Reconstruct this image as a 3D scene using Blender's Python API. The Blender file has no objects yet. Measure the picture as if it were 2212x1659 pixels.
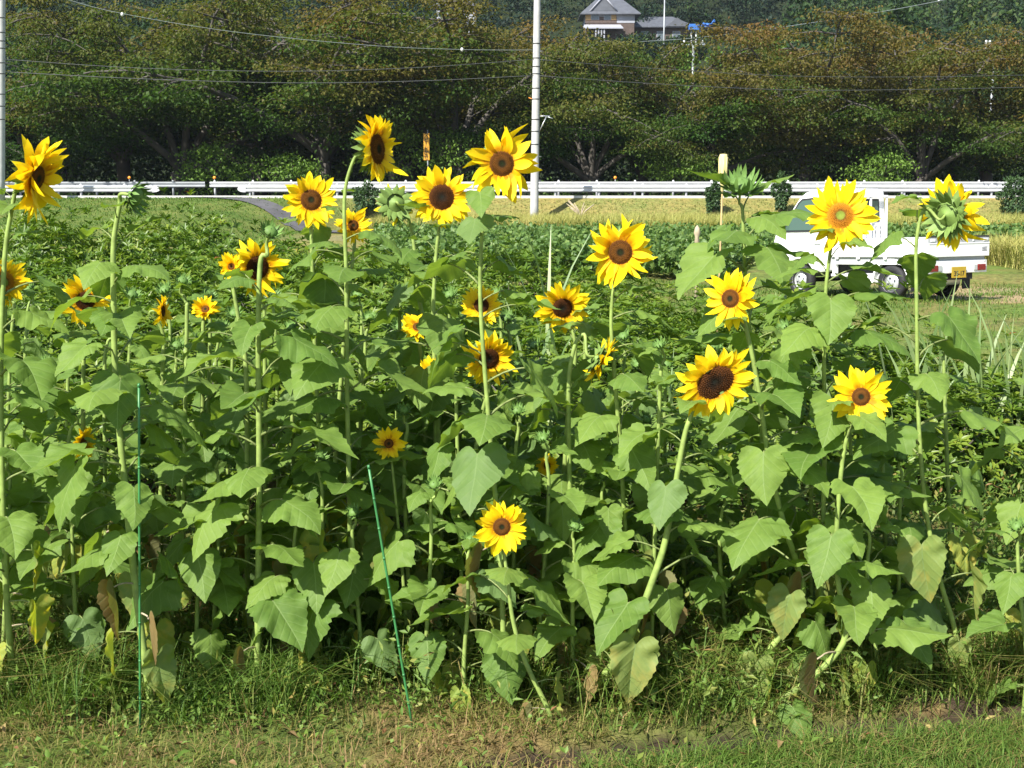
import bpy, bmesh, math, random
import numpy as np
from mathutils import Vector, Matrix, Quaternion

random.seed(7)
RNG = np.random.default_rng(11)
R = math.radians
scene = bpy.context.scene
COL = scene.collection

# ------------------------------------------------------------------ camera numbers
CAM_Z = 1.86
FOC = 2700.0            # focal length in units of a 2212 px wide picture
TH = R(9.03)            # camera looks down by this much
CT, ST = math.cos(TH), math.sin(TH)


def P(x, y, Y):
    """point at ground distance Y seen in direction (x, y)"""
    d = (x - 1106.0) / FOC
    e = (829.5 - y) / FOC
    t = Y / (CT + e * ST)
    return Vector((t * d, Y, CAM_Z + t * (-ST + e * CT)))


# ------------------------------------------------------------------ helpers
def tag(o, label=None, cat=None, group=None, kind=None):
    if label: o['label'] = label
    if cat: o['category'] = cat
    if group: o['group'] = group
    if kind: o['kind'] = kind
    return o


def empty(name, loc=(0, 0, 0), rz=0.0):
    o = bpy.data.objects.new(name, None)
    COL.objects.link(o)
    o.location = loc
    o.rotation_euler = (0, 0, rz)
    o.empty_display_size = 0.2
    return o


def link(name, me, parent=None, mats=None):
    o = bpy.data.objects.new(name, me)
    COL.objects.link(o)
    if parent is not None:
        o.parent = parent
    if mats is not None:
        for m in (mats if isinstance(mats, (list, tuple)) else [mats]):
            me.materials.append(m)
    return o


class MB:
    """collects shapes into one mesh"""
    def __init__(self):
        self.v, self.f, self.m, self.sm = [], [], [], []

    def add(self, vs, fs, mi=0, smooth=False):
        b = len(self.v)
        self.v += [tuple(p) for p in vs]
        for f in fs:
            self.f.append(tuple(b + i for i in f))
            self.m.append(mi)
            self.sm.append(smooth)

    def box(self, x0, y0, z0, x1, y1, z1, mi=0, M=None):
        vs = [Vector(p) for p in ((x0, y0, z0), (x1, y0, z0), (x1, y1, z0), (x0, y1, z0),
                                  (x0, y0, z1), (x1, y0, z1), (x1, y1, z1), (x0, y1, z1))]
        if M is not None: vs = [M @ p for p in vs]
        self.add(vs, [(3, 2, 1, 0), (4, 5, 6, 7), (0, 1, 5, 4), (1, 2, 6, 5), (2, 3, 7, 6), (3, 0, 4, 7)], mi)

    def tube(self, pts, rads, n=8, mi=0, cap=True, smooth=True):
        pts = [Vector(p) for p in pts]
        if not isinstance(rads, (list, tuple)): rads = [rads] * len(pts)
        vs, fs = [], []
        ref = None
        for i, p in enumerate(pts):
            t = (pts[min(i + 1, len(pts) - 1)] - pts[max(i - 1, 0)])
            if t.length < 1e-9: t = Vector((0, 0, 1))
            t.normalize()
            if ref is None:
                a = Vector((1, 0, 0)) if abs(t.x) < .8 else Vector((0, 1, 0))
            else:
                a = ref
            u = (a - t * a.dot(t)).normalized()
            ref = u
            w = t.cross(u)
            for k in range(n):
                q = 2 * math.pi * k / n
                vs.append(p + (u * math.cos(q) + w * math.sin(q)) * rads[i])
        for i in range(len(pts) - 1):
            for k in range(n):
                fs.append((i * n + k, i * n + (k + 1) % n, (i + 1) * n + (k + 1) % n, (i + 1) * n + k))
        self.add(vs, fs, mi, smooth)
        if cap:
            b = len(self.v) - len(vs)
            self.f.append(tuple(b + k for k in reversed(range(n)))); self.m.append(mi); self.sm.append(False)
            self.f.append(tuple(b + (len(pts) - 1) * n + k for k in range(n))); self.m.append(mi); self.sm.append(False)

    def lathe(self, prof, n=24, mi=0, M=None, smooth=True):
        vs, fs = [], []
        for r, z in prof:
            for k in range(n):
                q = 2 * math.pi * k / n
                p = Vector((r * math.cos(q), r * math.sin(q), z))
                vs.append(M @ p if M is not None else p)
        for i in range(len(prof) - 1):
            for k in range(n):
                fs.append((i * n + k, i * n + (k + 1) % n, (i + 1) * n + (k + 1) % n, (i + 1) * n + k))
        self.add(vs, fs, mi, smooth)

    def prism(self, poly, axis_pts, mi=0):
        """poly: list of 3D points, axis_pts: offset vector"""
        off = Vector(axis_pts)
        n = len(poly)
        vs = [Vector(p) for p in poly] + [Vector(p) + off for p in poly]
        fs = [tuple(range(n)), tuple(reversed(range(n, 2 * n)))]
        for i in range(n):
            j = (i + 1) % n
            fs.append((j, i, i + n, j + n))
        self.add(vs, fs, mi)

    def mesh(self, name):
        me = bpy.data.meshes.new(name)
        me.from_pydata(self.v, [], self.f)
        me.polygons.foreach_set('material_index', self.m)
        me.polygons.foreach_set('use_smooth', self.sm)
        me.update()
        return me

    def build(self, name, mats, parent=None, fixn=False, bevel=0.0):
        me = self.mesh(name)
        if fixn or bevel:
            bm = bmesh.new(); bm.from_mesh(me)
            bmesh.ops.remove_doubles(bm, verts=bm.verts, dist=1e-5)
            bmesh.ops.recalc_face_normals(bm, faces=bm.faces)
            bm.to_mesh(me); bm.free()
        o = link(name, me, parent, mats)
        if bevel:
            b = o.modifiers.new('bevel', 'BEVEL'); b.width = bevel; b.segments = 2; b.limit_method = 'ANGLE'; b.angle_limit = R(35)
        return o


def mesh_np(name, V, F, tint=None, mats=None, parent=None, uv=None, smooth=False):
    me = bpy.data.meshes.new(name)
    me.vertices.add(len(V)); me.vertices.foreach_set('co', np.asarray(V, np.float32).ravel())
    F = np.asarray(F, np.int32)
    me.loops.add(F.size); me.loops.foreach_set('vertex_index', F.ravel())
    me.polygons.add(len(F)); me.polygons.foreach_set('loop_start', np.arange(0, F.size, F.shape[1], dtype=np.int32))
    if smooth: me.polygons.foreach_set('use_smooth', np.ones(len(F), bool))
    me.update(calc_edges=True)
    if tint is not None:
        a = me.attributes.new('tint', 'FLOAT', 'POINT'); a.data.foreach_set('value', np.asarray(tint, np.float32))
    return link(name, me, parent, mats)


def hash2(ix, iy, s):
    h = (ix.astype(np.int64) * 374761393 + iy.astype(np.int64) * 668265263 + s * 1442695041) & 0x7fffffff
    h = ((h ^ (h >> 13)) * 1274126177) & 0x7fffffff
    return ((h ^ (h >> 16)) & 0xffff) / 65535.0


def vnoise(x, y, s=0):
    ix, iy = np.floor(x), np.floor(y)
    fx, fy = x - ix, y - iy
    fx = fx * fx * (3 - 2 * fx); fy = fy * fy * (3 - 2 * fy)
    a = hash2(ix, iy, s); b = hash2(ix + 1, iy, s); c = hash2(ix, iy + 1, s); d = hash2(ix + 1, iy + 1, s)
    return a + (b - a) * fx + (c - a) * fy + (a - b - c + d) * fx * fy


def fbm(x, y, s=0, o=4):
    v = 0; a = .5
    for i in range(o):
        v = v + a * vnoise(x * 2 ** i, y * 2 ** i, s + i * 17); a *= .5
    return v


def sstep(a, b, x):
    t = np.clip((np.asarray(x, float) - a) / (b - a), 0, 1)
    return t * t * (3 - 2 * t)


# ------------------------------------------------------------------ materials
def newmat(name):
    m = bpy.data.materials.new(name); m.use_nodes = True
    nt = m.node_tree
    for n in list(nt.nodes): nt.nodes.remove(n)
    out = nt.nodes.new('ShaderNodeOutputMaterial')
    return m, nt, out


def N(nt, typ, **kw):
    n = nt.nodes.new(typ)
    for k, v in kw.items():
        if k.startswith('i_'):
            n.inputs[k[2:].replace('_', ' ')].default_value = v
        else:
            setattr(n, k, v)
    return n


def ramp(nt, stops):
    r = nt.nodes.new('ShaderNodeValToRGB')
    e = r.color_ramp.elements
    while len(e) > 1: e.remove(e[-1])
    e[0].position = stops[0][0]; e[0].color = (*stops[0][1], 1)
    for p, c in stops[1:]:
        k = e.new(p); k.color = (*c, 1)
    return r


def simple(name, col, rough=.5, metal=0., noise=0., nscale=8., spec=.5, coat=0., bump=0.):
    m, nt, out = newmat(name)
    b = N(nt, 'ShaderNodeBsdfPrincipled')
    b.inputs['Roughness'].default_value = rough; b.inputs['Metallic'].default_value = metal
    b.inputs['Specular IOR Level'].default_value = spec
    b.inputs['Coat Weight'].default_value = coat
    if noise or bump:
        tc = N(nt, 'ShaderNodeTexCoord'); nz = N(nt, 'ShaderNodeTexNoise'); nz.inputs['Scale'].default_value = nscale
        nz.inputs['Detail'].default_value = 6
        nt.links.new(tc.outputs['Object'], nz.inputs['Vector'])
        r = ramp(nt, [(.25, tuple(c * (1 - noise) for c in col)), (.75, tuple(min(1, c * (1 + noise)) for c in col))])
        nt.links.new(nz.outputs['Fac'], r.inputs['Fac']); nt.links.new(r.outputs['Color'], b.inputs['Base Color'])
        if bump:
            bp = N(nt, 'ShaderNodeBump'); bp.inputs['Strength'].default_value = bump; bp.inputs['Distance'].default_value = .02
            nt.links.new(nz.outputs['Fac'], bp.inputs['Height']); nt.links.new(bp.outputs['Normal'], b.inputs['Normal'])
    else:
        b.inputs['Base Color'].default_value = (*col, 1)
    nt.links.new(b.outputs['BSDF'], out.inputs['Surface'])
    return m


def leafmat(name, stops, trans=.3, rough=.5, spec=.3, objvar=.0, tcol=(1.3, 1.5, .5)):
    """small leaves and blades: colour from a per-leaf number"""
    m, nt, out = newmat(name)
    at = N(nt, 'ShaderNodeAttribute', attribute_name='tint')
    r = ramp(nt, stops)
    fac = at.outputs['Fac']
    if objvar:
        oi = N(nt, 'ShaderNodeObjectInfo')
        ma = N(nt, 'ShaderNodeMath', operation='MULTIPLY_ADD'); ma.inputs[1].default_value = objvar; ma.inputs[2].default_value = -objvar / 2
        nt.links.new(oi.outputs['Random'], ma.inputs[0])
        ad = N(nt, 'ShaderNodeMath', operation='ADD')
        nt.links.new(fac, ad.inputs[0]); nt.links.new(ma.outputs[0], ad.inputs[1]); fac = ad.outputs[0]
    nt.links.new(fac, r.inputs['Fac'])
    b = N(nt, 'ShaderNodeBsdfPrincipled'); b.inputs['Roughness'].default_value = rough; b.inputs['Specular IOR Level'].default_value = spec
    nt.links.new(r.outputs['Color'], b.inputs['Base Color'])
    t = N(nt, 'ShaderNodeBsdfTranslucent')
    mu = N(nt, 'ShaderNodeMix', data_type='RGBA', blend_type='MULTIPLY'); mu.inputs['Factor'].default_value = 1
    mu.inputs['B'].default_value = (*tcol, 1)
    nt.links.new(r.outputs['Color'], mu.inputs['A']); nt.links.new(mu.outputs['Result'], t.inputs['Color'])
    mx = N(nt, 'ShaderNodeMixShader'); mx.inputs['Fac'].default_value = trans
    nt.links.new(b.outputs['BSDF'], mx.inputs[1]); nt.links.new(t.outputs['BSDF'], mx.inputs[2])
    nt.links.new(mx.outputs['Shader'], out.inputs['Surface'])
    return m


def sunleaf(name, ca, cb, spots=None):
    """broad sunflower leaf with midrib and side veins drawn from its own UV"""
    m, nt, out = newmat(name)
    uv = N(nt, 'ShaderNodeUVMap', uv_map='uv'); sx = N(nt, 'ShaderNodeSeparateXYZ'); nt.links.new(uv.outputs['UV'], sx.inputs[0])

    def M(op, a, b=None, c=None):
        n = N(nt, 'ShaderNodeMath', operation=op)
        for i, q in enumerate((a, b, c)):
            if q is None: continue
            if isinstance(q, (int, float)): n.inputs[i].default_value = q
            else: nt.links.new(q, n.inputs[i])
        return n.outputs[0]
    u, v = sx.outputs['X'], sx.outputs['Y']
    av = M('ABSOLUTE', v)
    mid = M('LESS_THAN', av, M('MULTIPLY_ADD', u, -.008, .013))
    w = M('MULTIPLY_ADD', M('POWER', av, .9), -.85, u)
    tri = M('ABSOLUTE', M('SUBTRACT', M('FRACT', M('MULTIPLY_ADD', w, 5.5, .35)), .5))
    lat = M('MULTIPLY', M('LESS_THAN', tri, .05), M('GREATER_THAN', u, .02))
    vein = M('MAXIMUM', mid, M('MULTIPLY', lat, .4))
    tc = N(nt, 'ShaderNodeTexCoord')
    oi = N(nt, 'ShaderNodeObjectInfo')
    vadd = N(nt, 'ShaderNodeVectorMath', operation='ADD'); nt.links.new(tc.outputs['Object'], vadd.inputs[0])
    cmb = N(nt, 'ShaderNodeCombineXYZ'); nt.links.new(M('MULTIPLY', oi.outputs['Random'], 40.), cmb.inputs[0]); nt.links.new(cmb.outputs[0], vadd.inputs[1])
    nz = N(nt, 'ShaderNodeTexNoise'); nz.inputs['Scale'].default_value = 7; nz.inputs['Detail'].default_value = 7; nz.inputs['Roughness'].default_value = .65
    nt.links.new(vadd.outputs[0], nz.inputs['Vector'])
    base = N(nt, 'ShaderNodeMix', data_type='RGBA'); base.inputs['A'].default_value = (*ca, 1); base.inputs['B'].default_value = (*cb, 1)
    nt.links.new(M('ADD', M('MULTIPLY', oi.outputs['Random'], .75), M('MULTIPLY_ADD', nz.outputs['Fac'], 1.1, -.42)), base.inputs['Factor'])
    col = base.outputs['Result']
    if spots:
        n2 = N(nt, 'ShaderNodeTexNoise'); n2.inputs['Scale'].default_value = 3.5; n2.inputs['Detail'].default_value = 3
        nt.links.new(vadd.outputs[0], n2.inputs['Vector'])
        edge = M('ADD', n2.outputs['Fac'], M('MULTIPLY', u, .16))
        rr = ramp(nt, [(.54, (0, 0, 0)), (.86, (1, 1, 1))]); nt.links.new(edge, rr.inputs['Fac'])
        s1 = N(nt, 'ShaderNodeMix', data_type='RGBA'); s1.inputs['B'].default_value = (*spots, 1)
        nt.links.new(rr.outputs['Color'], s1.inputs['Factor']); nt.links.new(col, s1.inputs['A']); col = s1.outputs['Result']
    vm = N(nt, 'ShaderNodeMix', data_type='RGBA'); vm.inputs['B'].default_value = (.24, .34, .12, 1)
    nt.links.new(M('MULTIPLY', vein, .6), vm.inputs['Factor']); nt.links.new(col, vm.inputs['A']); col = vm.outputs['Result']
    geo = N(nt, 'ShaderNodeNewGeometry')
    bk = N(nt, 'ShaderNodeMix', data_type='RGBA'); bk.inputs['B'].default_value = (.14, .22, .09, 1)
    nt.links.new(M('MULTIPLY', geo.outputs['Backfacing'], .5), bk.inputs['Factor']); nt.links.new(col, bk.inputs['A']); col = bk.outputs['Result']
    b = N(nt, 'ShaderNodeBsdfPrincipled'); b.inputs['Roughness'].default_value = .6; b.inputs['Specular IOR Level'].default_value = .28
    nt.links.new(col, b.inputs['Base Color'])
    bp = N(nt, 'ShaderNodeBump'); bp.inputs['Strength'].default_value = .35; bp.inputs['Distance'].default_value = .004
    hh = M('ADD', M('MULTIPLY', M('SMOOTH_MIN', tri, .2, .1), 3.), M('MULTIPLY', nz.outputs['Fac'], .8))
    nt.links.new(hh, bp.inputs['Height']); nt.links.new(bp.outputs['Normal'], b.inputs['Normal'])
    t = N(nt, 'ShaderNodeBsdfTranslucent')
    mu = N(nt, 'ShaderNodeMix', data_type='RGBA', blend_type='MULTIPLY'); mu.inputs['Factor'].default_value = 1; mu.inputs['B'].default_value = (1.6, 1.55, .4, 1)
    nt.links.new(col, mu.inputs['A']); nt.links.new(mu.outputs['Result'], t.inputs['Color'])
    mx = N(nt, 'ShaderNodeMixShader'); mx.inputs['Fac'].default_value = .42
    nt.links.new(b.outputs['BSDF'], mx.inputs[1]); nt.links.new(t.outputs['BSDF'], mx.inputs[2])
    nt.links.new(mx.outputs['Shader'], out.inputs['Surface'])
    return m


def petalmat():
    m, nt, out = newmat('yellow_petal')
    at = N(nt, 'ShaderNodeAttribute', attribute_name='tint')
    r = ramp(nt, [(0, (.55, .24, .003)), (.12, (.80, .46, .004)), (.28, (.88, .61, .006)), (1, (.90, .69, .012))])
    nt.links.new(at.outputs['Fac'], r.inputs['Fac'])
    b = N(nt, 'ShaderNodeBsdfPrincipled'); b.inputs['Roughness'].default_value = .6; b.inputs['Specular IOR Level'].default_value = .2
    nt.links.new(r.outputs['Color'], b.inputs['Base Color'])
    t = N(nt, 'ShaderNodeBsdfTranslucent'); nt.links.new(r.outputs['Color'], t.inputs['Color'])
    mx = N(nt, 'ShaderNodeMixShader'); mx.inputs['Fac'].default_value = .35
    nt.links.new(b.outputs['BSDF'], mx.inputs[1]); nt.links.new(t.outputs['BSDF'], mx.inputs[2])
    nt.links.new(mx.outputs['Shader'], out.inputs['Surface'])
    return m


def discmat(name, stops):
    m, nt, out = newmat(name)
    at = N(nt, 'ShaderNodeAttribute', attribute_name='tint')
    r = ramp(nt, stops)
    nt.links.new(at.outputs['Fac'], r.inputs['Fac'])
    b = N(nt, 'ShaderNodeBsdfPrincipled'); b.inputs['Roughness'].default_value = .85; b.inputs['Specular IOR Level'].default_value = .1
    nt.links.new(r.outputs['Color'], b.inputs['Base Color'])
    nt.links.new(b.outputs['BSDF'], out.inputs['Surface'])
    return m


M_LEAF = sunleaf('sunflower_leaf', (.105, .192, .035), (.200, .300, .058))
M_LEAFY = sunleaf('yellowing_sunflower_leaf', (.20, .29, .05), (.34, .37, .065), spots=(.58, .42, .07))
M_LEAFB = sunleaf('withered_leaf', (.22, .15, .06), (.33, .24, .10), spots=(.14, .08, .03))
M_STEM = simple('sunflower_stem', (.22, .30, .075), .6, noise=.3, nscale=30, spec=.3)
M_PETI = simple('leaf_stalk', (.17, .21, .07), .6, noise=.35, nscale=25, spec=.3)
M_CALYX = simple('flower_calyx', (.15, .235, .055), .6, noise=.3, nscale=40, spec=.3)
M_BUD = simple('flower_bud_green', (.11, .20, .045), .6, noise=.3, nscale=40, spec=.3)
M_PETAL = petalmat()
DISC = {
    'brown': discmat('seed_disc_brown', [(0, (.016, .024, .008)), (.2, (.016, .014, .006)), (.3, (.08, .034, .008)), (.55, (.14, .056, .010)), (.66, (.075, .03, .007)), (.86, (.13, .048, .008)), (.95, (.26, .11, .012)), (1, (.50, .25, .025))]),
    'dark': discmat('seed_disc_dark', [(0, (.014, .018, .014)), (.2, (.018, .011, .006)), (.6, (.05, .019, .006)), (.85, (.085, .03, .007)), (.95, (.14, .055, .009)), (1, (.28, .13, .02))]),
    'orange': discmat('seed_disc_orange', [(0, (.2, .26, .04)), (.25, (.17, .2, .03)), (.33, (.13, .055, .01)), (.5, (.3, .12, .012)), (.8, (.40, .17, .012)), (.95, (.45, .2, .014)), (1, (.55, .27, .02))]),
}
M_WOOD = simple('bark', (.072, .064, .054), .9, noise=.5, nscale=3, bump=.6)
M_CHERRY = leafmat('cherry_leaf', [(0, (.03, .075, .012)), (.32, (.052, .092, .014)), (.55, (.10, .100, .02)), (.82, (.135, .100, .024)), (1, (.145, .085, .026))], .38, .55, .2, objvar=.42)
M_LIME = leafmat('light_green_leaf', [(0, (.08, .16, .02)), (1, (.16, .26, .04))], .3, .5, .3)
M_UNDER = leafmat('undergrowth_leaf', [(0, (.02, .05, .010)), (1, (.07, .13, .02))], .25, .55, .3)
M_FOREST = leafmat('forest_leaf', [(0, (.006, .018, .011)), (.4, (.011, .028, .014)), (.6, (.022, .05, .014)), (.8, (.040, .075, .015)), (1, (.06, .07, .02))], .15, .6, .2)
M_AZ = leafmat('azalea_leaf', [(0, (.042, .095, .010)), (.45, (.095, .165, .018)), (.88, (.185, .245, .028)), (.95, (.24, .24, .035)), (1, (.24, .09, .025))], .28, .42, .4)
M_SOY = leafmat('soybean_leaf', [(0, (.06, .125, .03)), (.6, (.11, .185, .045)), (1, (.18, .25, .06))], .25, .5, .3)
M_RICE = leafmat('rice_blade', [(0, (.22, .27, .06)), (.5, (.36, .35, .10)), (1, (.47, .39, .15))], .25, .6, .2, tcol=(1.2, 1.2, .6))
M_GRASS = leafmat('grass_blade', [(0, (.05, .115, .016)), (.45, (.10, .17, .026)), (.68, (.16, .18, .04)), (.85, (.24, .19, .07)), (1, (.26, .17, .08))], .25, .6, .2)
M_WEED = leafmat('weed_leaf', [(0, (.065, .13, .02)), (.6, (.13, .21, .035)), (.85, (.22, .22, .05)), (1, (.22, .11, .05))], .25, .55, .3)
M_REED = leafmat('reed_leaf', [(0, (.15, .24, .08)), (1, (.30, .37, .16))], .3, .45, .4)
M_SHRUB = leafmat('dark_shrub_leaf', [(0, (.025, .06, .02)), (1, (.06, .11, .035))], .2, .5, .3)
M_CONC = simple('pole_concrete', (.42, .42, .41), .8, noise=.12, nscale=4)
M_METAL = simple('galvanised_metal', (.45, .47, .49), .4, metal=.7, noise=.1)
M_BAND = simple('black_band', (.02, .02, .02), .5)
M_WIRE = simple('wire_sheath', (.035, .04, .04), .5)
M_WIREL = simple('bright_wire', (.17, .20, .20), .45)
M_WHITE = simple('white_rail_paint', (.50, .51, .51), .5, noise=.10, nscale=2.5)
M_GREYR = simple('grey_rail', (.34, .36, .37), .45, metal=.3, noise=.15, nscale=2)
M_KERB = simple('kerb_concrete', (.5, .49, .46), .85, noise=.2, nscale=3)
M_ORANGE = simple('orange_reflector', (.85, .28, .02), .3)
M_STAKE = simple('green_stake', (.04, .18, .055), .4, noise=.15, nscale=20)
M_PAINT = simple('white_car_paint', (.80, .80, .79), .28, coat=.5, noise=.02, nscale=3)
M_PAINTG = simple('grey_car_trim', (.38, .39, .40), .45)
M_RUB = simple('black_rubber', (.018, .018, .02), .75, noise=.2, nscale=20)
M_UNDERB = simple('chassis_black', (.012, .012, .014), .6)
M_CGLASS = simple('green_car_glass', (.060, .105, .080), .05, spec=.6)
M_STEEL = simple('steel_wheel', (.62, .63, .64), .35, metal=.5)
M_RED = simple('red_lamp', (.19, .012, .01), .2)
M_YPLATE = simple('yellow_plate', (.45, .30, .02), .5)
M_INK = simple('black_ink', (.015, .015, .015), .6)
M_GREYINK = simple('grey_emblem', (.24, .24, .26), .4)
M_SIGN = simple('orange_sign_face', (.55, .27, .015), .5, noise=.12, nscale=4)
M_ROOF = simple('shaded_grey_roof_tile', (.085, .092, .108), .6, noise=.2, nscale=1.5)  # tile grey lowered to hold the shade lying over the houses
M_PLASTER = simple('shaded_white_plaster', (.30, .31, .35), .8, noise=.08, nscale=1)  # white wall; the hillside shade is mixed into this colour
M_SIDING = simple('shaded_brown_siding', (.085, .06, .05), .8, noise=.25, nscale=2)  # brown boards, coloured darker to stand in for tree shade on the house
M_TAN = simple('tan_shutter', (.36, .23, .09), .7)
M_HGLASS = simple('house_glass', (.10, .12, .14), .1)
M_TARP = simple('blue_tarp', (.03, .13, .42), .45, noise=.2, nscale=2)
M_PALEPL = simple('pale_yellow_plastic', (.62, .54, .24), .4, noise=.08, nscale=8)
M_TAN2 = simple('straw_stick', (.36, .26, .11), .7, noise=.2, nscale=10)
M_DEAD = simple('dead_stalk', (.38, .31, .21), .8, noise=.3, nscale=10)
M_ASPH = simple('road_asphalt', (.085, .082, .085), .9, noise=.25, nscale=1.2)
M_LILY = simple('red_petal', (.42, .06, .05), .5)

# ------------------------------------------------------------------ terrain
ROAD_Y0, ROAD_Y1, ROAD_Z = 57.6, 67.5, 1.30


def ditch(x, y):
    yc = 3.88 + (x - .3) * .185
    a = sstep(-.35, .35, x)
    d = (y - yc)
    return -.20 * a * np.where(d < 0, sstep(-.04, .0, d), 1 - sstep(.01, .20, d))


def height(x, y):
    x = np.asarray(x, float); y = np.asarray(y, float)
    s = 54.3 + (38.0 - 54.3) * (1 - sstep(-13.5, -6.0, x))
    e = np.clip((y - s) / (57.2 - s), 0, 1)
    e = np.where(x < -9, e * e * (3 - 2 * e), e)
    z = 0.05 + (ROAD_Z - .06) * e
    z = np.where(y < 36, 0.05 * sstep(5, 20, y), z)
    z = np.where(y > ROAD_Y0 - .2, ROAD_Z - .03, z)
    z = z - .6 * sstep(68, 70, y)
    h = np.clip((y - 88.) / 110., 0, 1)
    z = z + 21.0 * h * (.35 + .65 * h) + np.clip(y - 198., 0, 1000) * .36
    near = 1 - sstep(20, 34, y)
    z = z + (fbm(x * 1.6, y * 1.6, 3) - .5) * .07 * near + ditch(x, y)
    z = z - .045 * np.clip(y - 19.4, 0, 4) * (1 - sstep(24, 27, y)) * sstep(2, 4, x) * (1 - sstep(10, 13, x))
    return z


def ground_at(x, y):
    return float(height(np.array([x]), np.array([y]))[0])


ys = np.concatenate([np.linspace(-40, 2.4, 14), np.linspace(2.5, 6.5, 120), np.linspace(6.6, 12, 55), np.linspace(12.3, 36, 90),
                     np.linspace(36.3, 70, 120), np.linspace(71, 200, 60), np.linspace(206, 620, 30)])
nu = 241
us = np.linspace(-1, 1, nu); us = us * (.45 + .55 * us * us)
TX = np.zeros((len(ys), nu)); TY = np.zeros_like(TX)
for i, y in enumerate(ys):
    w = 9 + 1.1 * max(y, 4)
    TX[i] = us * w; TY[i] = y
TZ = height(TX, TY)
V = np.stack([TX, TY, TZ], -1).reshape(-1, 3)
ii, jj = np.meshgrid(np.arange(len(ys) - 1), np.arange(nu - 1), indexing='ij')
q0 = (ii * nu + jj).ravel()
F = np.stack([q0, q0 + 1, q0 + nu + 1, q0 + nu], -1)
# what grows or lies on each spot of the ground: bare soil, dry grass, green grass
x, y = V[:, 0], V[:, 1]
n1 = fbm(x * .9, y * .9, 21); n2 = fbm(x * 3.1, y * 3.1, 35)
GREEN = np.array([.085, .115, .028]); DRY = np.array([.20, .155, .065]); SOIL = np.array([.045, .035, .023]); STRAW = np.array([.34, .26, .15])
LAWN = np.array([.11, .165, .035]); SLOPE = np.array([.20, .19, .06])
dry = sstep(.38, .62, n1 * .6 + n2 * .4)
C = GREEN[None] * (1 - dry[:, None]) + DRY[None] * dry[:, None]
soil = sstep(.50, .60, n1) * (y > 4.3) * (y < 7.5) + ((x < -.9) & (y > 4.5) & (y < 5.6)) * .8
soil = np.clip(soil + (ditch(x, y) < -.02) * 1., 0, 1)[:, None]
C = C * (1 - soil) + SOIL * soil
mid = (sstep(7, 9, y) * (1 - sstep(34, 36, y)))[:, None]
lawn = LAWN * (1 - .6 * dry[:, None]) + DRY * .6 * dry[:, None]
C = C * (1 - mid) + lawn * mid
st = (sstep(.46, .58, fbm(x * .25, y * .45, 77)) * ((y > 20.5) & (y < 25)) * (x > 6.5)).astype(float)
st = np.clip(st + ((y > 19.6) & (y < 24.5) & (x > 7.4)) * .8, 0, 1)[:, None]
C = C * (1 - st) + STRAW * st
far = sstep(36, 38, y)[:, None]
left = (1 - sstep(-9, -6, x))[:, None]
sl = SLOPE * (1 - left) + (LAWN * .8 + DRY * .25 * dry[:, None]) * left
C = C * (1 - far) + sl * far
band = ((y > 41.5) & (y < 46))[:, None] * (1 - left)
C = C * (1 - band) + np.array([.20, .19, .085]) * band
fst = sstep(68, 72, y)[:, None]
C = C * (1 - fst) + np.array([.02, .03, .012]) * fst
me_o = mesh_np('ground', V, F, smooth=True)
ca = me_o.data.color_attributes.new('soil_col', 'FLOAT_COLOR', 'POINT')
ca.data.foreach_set('color', np.concatenate([C, np.ones((len(C), 1))], 1).astype(np.float32).ravel())
m, nt, out = newmat('ground_cover')
a = N(nt, 'ShaderNodeAttribute', attribute_name='soil_col')
tc = N(nt, 'ShaderNodeTexCoord')
nz = N(nt, 'ShaderNodeTexNoise'); nz.inputs['Scale'].default_value = 9; nz.inputs['Detail'].default_value = 8; nz.inputs['Roughness'].default_value = .7
nt.links.new(tc.outputs['Object'], nz.inputs['Vector'])
nz2 = N(nt, 'ShaderNodeTexNoise'); nz2.inputs['Scale'].default_value = .8; nz2.inputs['Detail'].default_value = 8; nz2.inputs['Roughness'].default_value = .75
nt.links.new(tc.outputs['Object'], nz2.inputs['Vector'])
r1 = ramp(nt, [(.3, (.45, .45, .45)), (.7, (1.5, 1.5, 1.5))]); nt.links.new(nz.outputs['Fac'], r1.inputs['Fac'])
r2 = ramp(nt, [(.35, (.75, .9, .8)), (.65, (1.25, 1.05, 1.1))]); nt.links.new(nz2.outputs['Fac'], r2.inputs['Fac'])
m1 = N(nt, 'ShaderNodeMix', data_type='RGBA', blend_type='MULTIPLY'); m1.inputs['Factor'].default_value = 1
nt.links.new(a.outputs['Color'], m1.inputs['A']); nt.links.new(r1.outputs['Color'], m1.inputs['B'])
m2 = N(nt, 'ShaderNodeMix', data_type='RGBA', blend_type='MULTIPLY'); m2.inputs['Factor'].default_value = 1
nt.links.new(m1.outputs['Result'], m2.inputs['A']); nt.links.new(r2.outputs['Color'], m2.inputs['B'])
b = N(nt, 'ShaderNodeBsdfPrincipled'); b.inputs['Roughness'].default_value = .95; b.inputs['Specular IOR Level'].default_value = .1
nt.links.new(m2.outputs['Result'], b.inputs['Base Color'])
bp = N(nt, 'ShaderNodeBump'); bp.inputs['Strength'].default_value = .7; bp.inputs['Distance'].default_value = .05
nt.links.new(nz.outputs['Fac'], bp.inputs['Height']); nt.links.new(bp.outputs['Normal'], b.inputs['Normal'])
nt.links.new(b.outputs['BSDF'], out.inputs['Surface'])
me_o.data.materials.append(m)
tag(me_o, kind='structure')

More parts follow.
